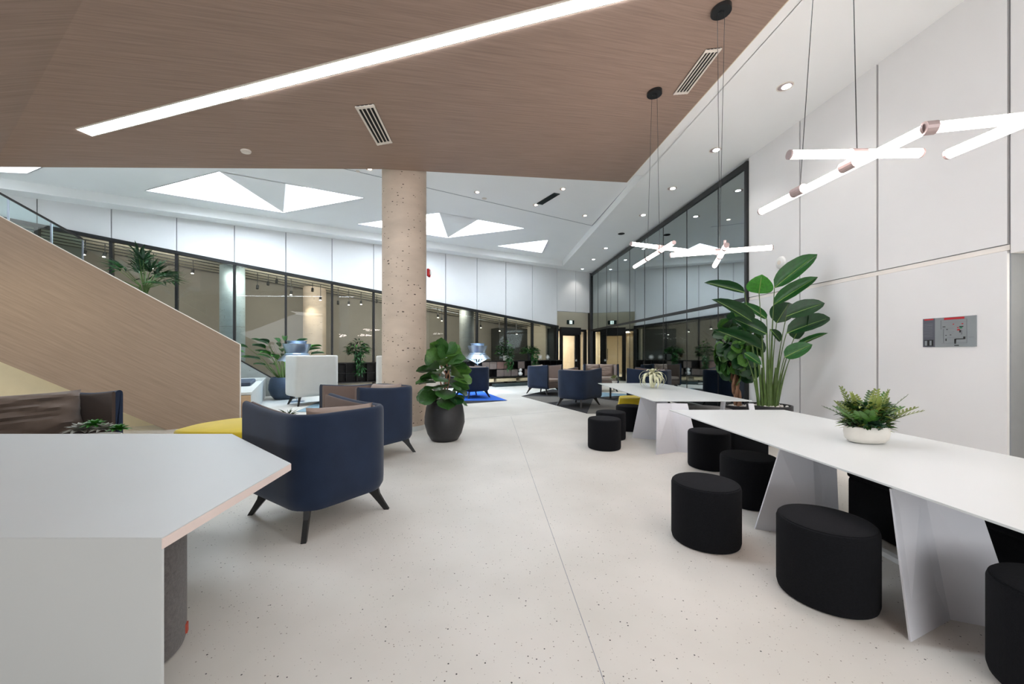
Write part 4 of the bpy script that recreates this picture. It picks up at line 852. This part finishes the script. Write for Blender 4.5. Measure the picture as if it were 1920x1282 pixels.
# fiddle leaf tree at the right wall
c = V((4.22, 7.15, 0)); t = thing('fig_tree', 'bushy fig tree on a twisted bare trunk beside the dark glass wall', 'plant', c)
pot(t, c, [(.2, 0), (.25, .05), (.27, .3), (.26, .47), (.235, .47), (.23, .38)], 'pot_black', .43, .22)
for k in range(3):
    MB().tube([c+V((.05*math.cos(k*2+j*1.1)-.02*j, .05*math.sin(k*2+j*1.1), .42+.14*j)) for j in range(7)], [.034, .03, .03, .027, .027, .024, .02], 8).build('trunk', 'bark', t, smooth=True)
for k in range(150):
    u = rn.random()*2-1; a = rn.random()*2*PI; d = V((math.sqrt(1-u*u)*math.cos(a), math.sqrt(1-u*u)*math.sin(a), u)); base = c+V((d.x*.27, d.y*.27, 1.52+d.z*.46)); L_ = rn.uniform(.22, .30)
    tn = V((-d.y, d.x, rn.uniform(-.5, .5))).normalized(); put_leaf(rn.choice(FM[:1]+FM[3:]+FM[3:]+FM[2:3]), t, leaf_matrix(base, d*.35+tn*rn.choice((-1, 1))*.8+V((0, 0, rn.uniform(-.6, .4))), L_, L_*.82, d+V((0, 0, .3)), roll=rn.uniform(-.3, .3)))
# strelitzia
c = V((4.12, 6.15, 0)); t = thing('strelitzia_plant', 'tall strelitzia with broad paddle leaves in a black pot against the white wall', 'plant', c)
pot(t, c, [(.24, 0), (.29, .06), (.315, .4), (.315, .61), (.29, .61), (.28, .5)], 'pot_black', .57, .27)
o = 3.126
LV = [((475, 218), (715, 28), 95, .05), ((385, 250), (400, 148), 118, -.25), ((300, 245), (75, 188), 52, -.1), ((470, 318), (718, 160), 74, .1), ((488, 425), (560, 308), 115, .15), ((350, 420), (130, 288), 70, -.3), ((430, 400), (295, 308), 45, .2),
      ((545, 385), (760, 310), 92, -.15), ((545, 485), (790, 395), 96, -.2), ((535, 625), (690, 552), 80, -.3), ((430, 488), (235, 398), 72, -.35), ((395, 575), (135, 465), 55, -.4), ((600, 560), (780, 485), 30, 0.05), ((590, 515), (665, 375), 72, .2), ((450, 460), (512, 530), 40, -.1), ((300, 600), (395, 665), 40, -.2)]
for i, (b0, t0, wd, dy) in enumerate(LV):
    Yb = 6.15+dy*.6; Yt = Yb-.18*(1 if i % 2 else -.6)
    if t0[0] > 600: Yt = min(Yt, 6.0)
    pb_, pt_ = PY(1300+b0[0]/o, 470+b0[1]/o, Yb), PY(1300+t0[0]/o, 470+t0[1]/o, Yt)
    Lg = (pt_-pb_).length; dv = (pt_-pb_).normalized(); view = (V((0, 0, EYE))-pb_).normalized()
    upv = (view*1.0+V((0, 0, .45))).normalized()
    L2 = Lg*1.04; W2 = wd/o*6.15/F*1.12
    me = SM[2] if i in (1,) else SM[0 if i % 3 else 1]
    lf_ = put_leaf(me, t, leaf_matrix(pb_+upv*.0, (dv+upv*.11).normalized(), L2, W2, upv))
    root_ = c+V((((b0[0]-470)/o)*.0035, rn.uniform(-.05, .05), .58)); midp = root_.lerp(pb_, .55)+V((0, 0, .12)); midp.x = root_.x+(pb_.x-root_.x)*.4; midp.y = root_.y+(pb_.y-root_.y)*.4
    pts_ = [root_.lerp(midp, f).lerp(midp.lerp(pb_, f), f) for f in [k/8 for k in range(9)]]
    MB().tube(pts_, [.022-.016*min(1, k/5) for k in range(9)], 7).build('stem', 'stem_green', t, smooth=True)
    MB().tube([pb_+dv*Lg*f+upv*(.11*Lg*f-.12*Lg*f*f+.006) for f in (0, .25, .5, .75, .95)], [.007, .006, .005, .004, .002], 5).build('midrib', 'midrib', t, smooth=True)
for k in range(3): MB().tube([c+V((-.09+.09*k, 0, .57)), c+V((-.1+.1*k, 0, .9)), c+V((-.11+.11*k, 0, 1.2))], [.055, .042, .016], 10).build('stalk', 'stem_green', t, smooth=True)
# generic foliage as one mesh
def foliage(name, par, mt, n, gen):
    m_ = MB()
    for k in range(n):
        base, d, L_, W_, kind = gen(k); x = V(d).normalized(); y = V((0, 0, 1)).cross(x); y = y.normalized() if y.length > .05 else V((1, 0, 0)); y = (y+V((rn.uniform(-.4, .4), rn.uniform(-.4, .4), rn.uniform(-.4, .4)))).normalized(); zz = x.cross(y).normalized()
        q = len(m_.v)
        for i in range(5):
            tt = i/4; w_ = W_*.5*max(.03, math.sin(PI*min(.97, tt**.8+.03))); ctr = V(base)+x*L_*tt-zz*0+V((0, 0, -kind*L_*tt*tt))
            m_.v += [ctr-y*w_+zz*w_*.3, ctr, ctr+y*w_+zz*w_*.3]
        for i in range(4):
            for j in range(2): p_ = q+i*3+j; m_.f.append((p_, p_+1, p_+4, p_+3))
    ob = m_.build(name, mt, par, smooth=True); ob['kind'] = 'stuff'; return ob
# left planter by the bleachers
c = V((-7.05, 11.9, 0)); t = thing('leafy_floor_plant', 'arching green plant in a slate blue pot behind the white high-back chair', 'plant', c)
pot(t, c, pot_prof(.25, .43, .36, .68), 'pot_slate', .6, .32, 'soil')
for k in range(38):
    a = rn.random()*2*PI; el = rn.uniform(.75, 1.45); Ls = rn.uniform(.55, 1.25); d = V((math.cos(a)*math.cos(el), math.sin(a)*math.cos(el), math.sin(el)))
    b0 = c+V((math.cos(a)*.14, math.sin(a)*.14, .6)); p2 = b0+d*Ls*.6+V((0, 0, .05)); p3 = b0+d*Ls+V((math.cos(a)*.1, math.sin(a)*.1, 0))
    MB().tube([b0, p2, p3], [.012, .009, .005], 6).build('stem', 'stem_green', t)
    put_leaf(SM[rn.choice((0, 1, 1, 2))], t, leaf_matrix(p3, d+V((math.cos(a), math.sin(a), -.5))*.9, rn.uniform(.34, .52), rn.uniform(.15, .2)))
# palm on the stairs
c = V((-9.72, 10.15, 2.66)); z0 = .62*4; c.z = 2.48
ps = -(V((c.x, c.y, 0))-COR).dot(DW)
t = thing('fan_palm', 'dark green fan palm behind the stair panel near the glass', 'plant', c)
pot(t, c, [(.18, 0), (.2, .05), (.22, .4), (.2, .4), (.19, .34)], 'pot_black', .36, .18, 'soil')
for k in range(27):
    a = k*2.4+rn.uniform(-.3, .3); el = rn.uniform(.25, 1.4); Ls = rn.uniform(.5, 1.05)
    d = V((math.cos(a)*math.cos(el), math.sin(a)*math.cos(el), math.sin(el))); b0 = c+V((0, 0, .36)); p3 = b0+V((0, 0, .30))+d*Ls*.8
    MB().tube([b0, b0+V((0, 0, .28))+d*.12, p3], [.013, .010, .006], 6).build('frond_stem', 'stem_green', t)
    m_ = MB(); side_ = V((0, 0, 1)).cross(d); side_ = side_.normalized() if side_.length > .1 else V((1, 0, 0))
    for j in range(9):
        f = (j-4)/4*1.25; dj = (d*math.cos(f)+side_*math.sin(f)+V((0, 0, -.25))).normalized(); wv = dj.cross(V((0, 0, 1))).normalized()*.032; Lj = .52*(1-.25*abs(f))
        a0, a1, a2 = p3, p3+dj*Lj*.5+V((0, 0, .02)), p3+dj*Lj+V((0, 0, -.05)); m_.add([a0-wv*.4, a0+wv*.4, a1+wv, a1-wv, a2], [(0, 1, 2, 3), (3, 2, 4)])
    m_.build('frond', rn.choice(('leaf_dark', 'leaf_mid')), t)
# plants on the cabinet
def cab_plant(u, v, mt_pot, r, hh, lab, trail, white=False, spread=.28, up=.4):
    s = None; dx = (u-UC)/F; o0 = FW(0, .30); kk = NW.dot(o0)/(NW.x*dx+NW.y); p = V((dx*kk, kk, 1.081)); t = thing('trailing_plant', lab, 'plant', p)
    MB().lathe([(r*.75, 0), (r, hh), (r*.85, hh), (r*.8, hh*.8)], p, 24).build('pot', mt_pot, t, smooth=True)
    MB().lathe([(r*.82, hh*.8), (.01, hh*.85)], p, 16).build('soil', 'soil', t)
    def gen(k):
        a = rn.random()*2*PI; rr = spread*math.sqrt(rn.random()); z = hh+rn.uniform(-.05, up)*(1-rr/spread*.6)
        return p+V((rr*math.cos(a), rr*math.sin(a), z)), V((math.cos(a), math.sin(a), rn.uniform(-.2, .9))), rn.uniform(.12, .2), rn.uniform(.05, .075), .4
    foliage('foliage', t, 'leaf_dark', 260, gen)
    foliage('foliage', t, 'leaf_bright', 80, gen)
    if trail:
        def g2(k): z = hh-rn.random()*trail; sd = -NW*(r+.32) if True else V(); return p+sd*.95+V((rn.uniform(-.14, .14), rn.uniform(-.05, .05), z+.0)), V((rn.uniform(-1, 1), rn.uniform(-1, .2), rn.uniform(-.9, .3))), rn.uniform(.10, .16), .05, .3
        foliage('trailing_stems', t, 'leaf_mid', 130, g2)
cab_plant(671, 670, 'pot_black', .14, .34, 'bushy trailing plant in a black pot on the low cabinet left of the column', .75, up=.55, spread=.34)
cab_plant(947, 680, 'pot_white', .10, .22, 'dense upright trailing plant in a white pot beside the right silver lamp', .6, up=.75, spread=.33)
cab_plant(993, 680, 'pot_black', .13, .34, 'trailing plant in a black pot on the right part of the low cabinet', .55, up=.35, spread=.36)
# ornaments on the cabinet
for i, (u, lb) in enumerate(((1013, 'left of the pair'), (1027, 'right of the pair'))):
    dx = (u-UC)/F; o0 = FW(0, .30); kk = NW.dot(o0)/(NW.x*dx+NW.y); p = V((dx*kk, kk, 1.08)); t = thing('star_ornament', 'white spiky star ornament on the black cabinet, '+lb, 'ornament', p, 0, 'white spiky ornaments')
    ctr = p+V((0, 0, .13))
    for k in range(7): a = PI*k/7+.1; d = (DW*math.cos(a)+V((0, 0, math.sin(a)))+NW*rn.uniform(-.3, .3)).normalized(); MB().tube([ctr-d*.13, ctr, ctr+d*.13], [.006, .018, .006], 6).build('spike', 'white_ceramic', t)
dx = (978-UC)/F; o0 = FW(0, .56); kk = NW.dot(o0)/(NW.x*dx+NW.y); p = V((dx*kk, kk, .40))
dx2 = p+V((0, 0, .0))
t = thing('white_sculpture', 'small white stacked-ball sculpture in the black cabinet', 'ornament', p-NW*-.2)
pp = p+NW*.12
MB().lathe([(.02, 0.0), (.09, .03), (.11, .1), (.07, .17), (.03, .2)], pp, 20).build('lower_ball', 'white_ceramic', t, smooth=True); MB().lathe([(.02, .19), (.08, .22), (.085, .28), (.05, .33), (.01, .34)], pp, 20).build('upper_ball', 'white_ceramic', t, smooth=True)
# air plant on the far table
c = P(1223, 727, .741); t = thing('air_plant', 'large curling pale air plant standing on the far white table', 'plant', (c.x, c.y, .741))
MB().lathe([(.01, 0), (.04, .01), (.045, .05), (.02, .12), (.01, .2)], (c.x, c.y, .741), 14).build('plant_core', 'leaf_air', t, smooth=True)
for k in range(27):
    a = k*2.4; lev = k/26; m_ = MB(); n = 18; base = V((c.x, c.y, .741+.16+.10*lev)); dirv = V((math.cos(a), math.sin(a), 0)); wv0 = V((-math.sin(a), math.cos(a), 0))
    Rr = rn.uniform(.095, .13)*(1 if lev < .7 else .7); sweep = rn.uniform(3.2, 4.4) if lev < .7 else rn.uniform(1.7, 2.5); th_ = 1.0+.5*lev; x = z = 0.0; st_ = Rr*sweep/n*1.06; pts_ = []
    for i in range(n+1): pts_.append((x, z)); x += st_*math.cos(th_); z += st_*math.sin(th_)*(1.0 if lev < .8 else 1.5); th_ -= sweep/n
    for i, (x, z) in enumerate(pts_):
        f = i/n; w_ = .038*(1-f)**.6+.003; tw = (wv0+V((0, 0, .25*math.sin(f*5+k)))).normalized(); q = base+dirv*x+V((0, 0, z)); q.z = max(q.z, .746); m_.v += [q-tw*w_, q+V((0, 0, -.004)), q+tw*w_]
    for i in range(n):
        for j in range(2): p_ = i*3+j; m_.f.append((p_, p_+1, p_+4, p_+3))
    m_.build('leaf', 'leaf_air', t, smooth=True)
# fern planter on the near table
c = P(1625, 829, .741); t = thing('fern_planter', 'mixed ferns and succulents in a white oval bowl on the near table', 'plant', (c.x, c.y, .741), math.radians(8))
MB().lathe([(.10, 0), (.13, .008), (.155, .035), (.165, .08), (.158, .125), (.15, .13), (.142, .125), (.14, .1)], c, 48, 1.0, .62).build('bowl', 'pot_white', t, smooth=True)
MB().lathe([(.13, .105), (.01, .115)], c, 32, 1, .6).build('soil', 'soil', t)
def g1(k):
    a = rn.random()*2*PI; rr = .15*math.sqrt(rn.random()); return c+V((rr*math.cos(a)*1.1, rr*math.sin(a)*.7, .11+rn.uniform(0, .19))), V((math.cos(a), math.sin(a)*.8, rn.uniform(-.1, 1.2))), rn.uniform(.04, .08), rn.uniform(.018, .03), .2
foliage('low_foliage', t, 'leaf_fiddle', 300, g1); foliage('low_foliage', t, 'leaf_olive', 160, g1); foliage('low_foliage', t, 'leaf_dark', 220, g1)
for k in range(22):
    a = k*2.4; el = rn.uniform(.6, 1.35); d = V((math.cos(a)*math.cos(el)*1.2, math.sin(a)*math.cos(el)*.8, math.sin(el))); L_ = rn.uniform(.27, .38); b0 = c+V((math.cos(a)*.05, math.sin(a)*.03, .12)); m_ = MB()
    pts_ = [b0+d*L_*f+V((0, 0, -.05*f*f)) for f in [i/11 for i in range(12)]]; sd = d.cross(V((0, 0, 1))).normalized()
    for i in range(3, 12):
        ln = .055*(1-(i/12)**2)+.02
        for sg in (-1, 1):
            tip = pts_[i]+(sd*sg*.8+d.normalized()*.6).normalized()*ln; q0, q1 = pts_[i]-d.normalized()*.005, pts_[i]+d.normalized()*.006; mdl = (pts_[i]+tip)/2; wv = d.normalized()*.0125; m_.add([q0, mdl-wv, tip, mdl+wv, q1], [(0, 1, 2, 3, 4)])
    m_.build('fern_frond', rn.choice(('leaf_fiddle_light', 'leaf_olive', 'leaf_fiddle', 'leaf_olive')), t)
    MB().tube(pts_, [.0028]*8+[.0015]*4, 4).build('frond_stem', 'stem_green', t)
sc0 = c+V((-.03, -.09, .15))
for ring in range(3):
    for k in range(8-ring):
        a = 2*PI*k/(8-ring)+ring*.4; el = .1+ring*.45; d = V((math.cos(a)*math.cos(el), math.sin(a)*math.cos(el)-.3, math.sin(el)+.15)); put_leaf(FM[0], t, leaf_matrix(sc0, d, .085-.015*ring, .042), 'succulent_leaf').data = None or FM[0]
LT = leaf_mesh('lance', 'leaf_teal', 6, 2); LG = leaf_mesh('lance', 'leaf_grey', 6, 2); LB = leaf_mesh('lance', 'leaf_bright', 6, 2); LD = leaf_mesh('lance', 'leaf_dark', 6, 2)
for o_ in t.children:
    if o_.name.startswith('succulent_leaf'): o_.data = LT
# small plants
def rosette(t, ctr, me, n, L_, W_, el0=.2):
    for ring in range(3):
        for k in range(n-ring):
            a = 2*PI*k/(n-ring)+ring; el = el0+ring*.42; put_leaf(me, t, leaf_matrix(ctr, V((math.cos(a)*math.cos(el), math.sin(a)*math.cos(el), math.sin(el))), L_*(1-.15*ring), W_))
# low table with succulents in front of the sofa
q = V((-3.95, 3.72, 0)); t = thing('side_table', 'low round white side table in front of the brown sofa', 'table', q)
MB().lathe([(.26, .53), (.27, .54), (.27, .56), (.01, .56)], q, 40).build('tabletop', 'table_white', t, smooth=True); MB().lathe([(.03, .02), (.025, .53)], q, 16).build('stem', 'leg_white', t); MB().lathe([(.18, 0), (.18, .01), (.03, .02)], q, 32).build('base', 'leg_white', t)
q2 = V((-4.0, 3.72, .56)); t = thing('succulent_bowl', 'grey and green succulents in a low bowl showing over the counter edge', 'plant', q2)
MB().lathe([(.08, 0), (.13, .03), (.15, .09), (.14, .09), (.13, .07)], q2, 32, 1.3, .8).build('bowl', 'pot_white', t, smooth=True)
for dx_, me, L_, dz in ((-.16, LG, .15, .13), (-.04, LB, .11, .18), (.06, LG, .12, .14), (.19, LB, .10, .14)): rosette(t, q2+V((dx_, 0, dz)), me, 10, L_, L_*.42)
# aloe on the ottoman and its tray
q3 = V((-3.27, 5.62, .421)); t = thing('spiky_aloe', 'small dark spiky aloe in a grey pot on the yellow ottoman', 'plant', q3)
MB().lathe([(.05, 0), (.07, .06), (.065, .06), (.06, .05)], q3, 24).build('pot', 'grey_cloth', t, smooth=True)
BLm = leaf_mesh('blade', 'leaf_dark', 6, 1)
for k in range(22): a = k*2.4; el = rn.uniform(.6, 1.4); put_leaf(BLm, t, leaf_matrix(q3+V((0, 0, .05)), V((math.cos(a)*math.cos(el), math.sin(a)*math.cos(el), math.sin(el))), rn.uniform(.13, .19), .02))
# small bushy plant among the right chairs
q = V((3.05, 11.9, .0112)); t = thing('coffee_table', 'small low grey coffee table between the right lounge chairs', 'table', q)
MB().lathe([(.3, .42), (.31, .43), (.31, .45), (.01, .45)], q, 40).build('tabletop', 'table_white', t, smooth=True); MB().lathe([(.03, .02), (.03, .42)], q, 16).build('stem', 'leg_black', t); MB().lathe([(.2, 0), (.2, .012), (.03, .02)], q, 32).build('base', 'leg_black', t)
q4 = q+V((.12, -.05, .45)); t = thing('small_bush_plant', 'small bushy green plant on the coffee table in front of the loveseat', 'plant', q4)
MB().lathe([(.06, 0), (.09, .1), (.08, .1), (.07, .08)], q4, 24).build('pot', 'pot_white', t, smooth=True)
def g4(k): a = rn.random()*2*PI; el = rn.uniform(0, 1.5); d = V((math.cos(a)*math.cos(el), math.sin(a)*math.cos(el), math.sin(el))); return q4+V((0, 0, .12))+d*.10, d, rn.uniform(.06, .1), .025, .1
foliage('foliage', t, 'leaf_olive', 90, g4); foliage('foliage', t, 'leaf_grey', 60, g4)
# person behind the glass
dx = (966-UC)/F; o0 = FW(0, -.9); kk = NW.dot(o0)/(NW.x*dx+NW.y); p = V((dx*kk, kk, 0))
t = thing('seated_person', 'seated person in dull brown clothes leaning forward behind the far glass', 'person', p, math.atan2(DW.y, DW.x)+PI)
def skinned(name, js, es, mt, par, lv=2):
    me = bpy.data.meshes.new(name); me.from_pydata([j[0] for j in js], es, []); ob = bpy.data.objects.new(name, me); C.objects.link(ob); ob.parent = par
    md = ob.modifiers.new('skin', 'SKIN'); sv = me.skin_vertices[0].data
    for i, j in enumerate(js): sv[i].radius = (j[1], j[1]*j[2])
    sv[0].use_root = True; sd_ = ob.modifiers.new('sub', 'SUBSURF'); sd_.levels = lv; sd_.render_levels = lv; me.materials.append(MATS[mt]); return ob
S_ = .5
js = [((0, 0, S_), .17, 1), ((.04, 0, S_+.25), .17, 1.1), ((.14, 0, S_+.48), .18, 1.15), ((.2, 0, S_+.58), .08, 1), ((.25, 0, S_+.66), .06, 1),
      ((.14, .2, S_+.47), .075, 1), ((.24, .25, S_+.22), .055, 1), ((.46, .16, S_+.26), .04, 1), ((.14, -.2, S_+.47), .075, 1), ((.24, -.25, S_+.22), .055, 1), ((.46, -.16, S_+.26), .04, 1),
      ((.08, .1, S_), .1, 1), ((.46, .12, S_+.02), .08, 1), ((.46, .12, .12), .05, 1), ((.56, .12, .05), .045, .7), ((.08, -.1, S_), .1, 1), ((.46, -.12, S_+.02), .08, 1), ((.46, -.12, .12), .05, 1), ((.56, -.12, .05), .045, .7)]
skinned('body', js, [(0, 1), (1, 2), (2, 3), (3, 4), (2, 5), (5, 6), (6, 7), (2, 8), (8, 9), (9, 10), (0, 11), (11, 12), (12, 13), (13, 14), (0, 15), (15, 16), (16, 17), (17, 18)], 'person_cloth', t)
MB().lathe([(.01, -.12), (.06, -.10), (.085, -.03), (.09, .03), (.07, .10), (.01, .125)], (0, 0, 0), 20, 1.05, .85).build('head', 'person_skin', t, smooth=True, local=True).location = (.30, 0, S_+.80)
MB().lathe([(.095, .0), (.1, .05), (.08, .12), (.01, .145)], (0, 0, 0), 20, 1.05, .9).build('hair', 'dark_trim', t, smooth=True, local=True).location = (.285, 0, S_+.80)
for sy in (-1, 1):
    m_ = MB()
    for k in range(5): m_.tube([(.50, sy*(.13+.012*k), S_+.265), (.54, sy*(.13+.012*k), S_+.27), (.56+.005*(k % 3), sy*(.13+.012*k), S_+.25)], .008, 6)
    m_.build('fingers', 'person_skin', t, smooth=True, local=True)
t = thing('office_stool', 'plain dark stool under the seated person behind the glass', 'stool', p)
MB().lathe([(.17, .0), (.17, .02), (.03, .04), (.03, .34), (.19, .36), (.2, .40), (.01, .41)], p, 24).build('stool_seat', 'dark_trim', t, smooth=True)
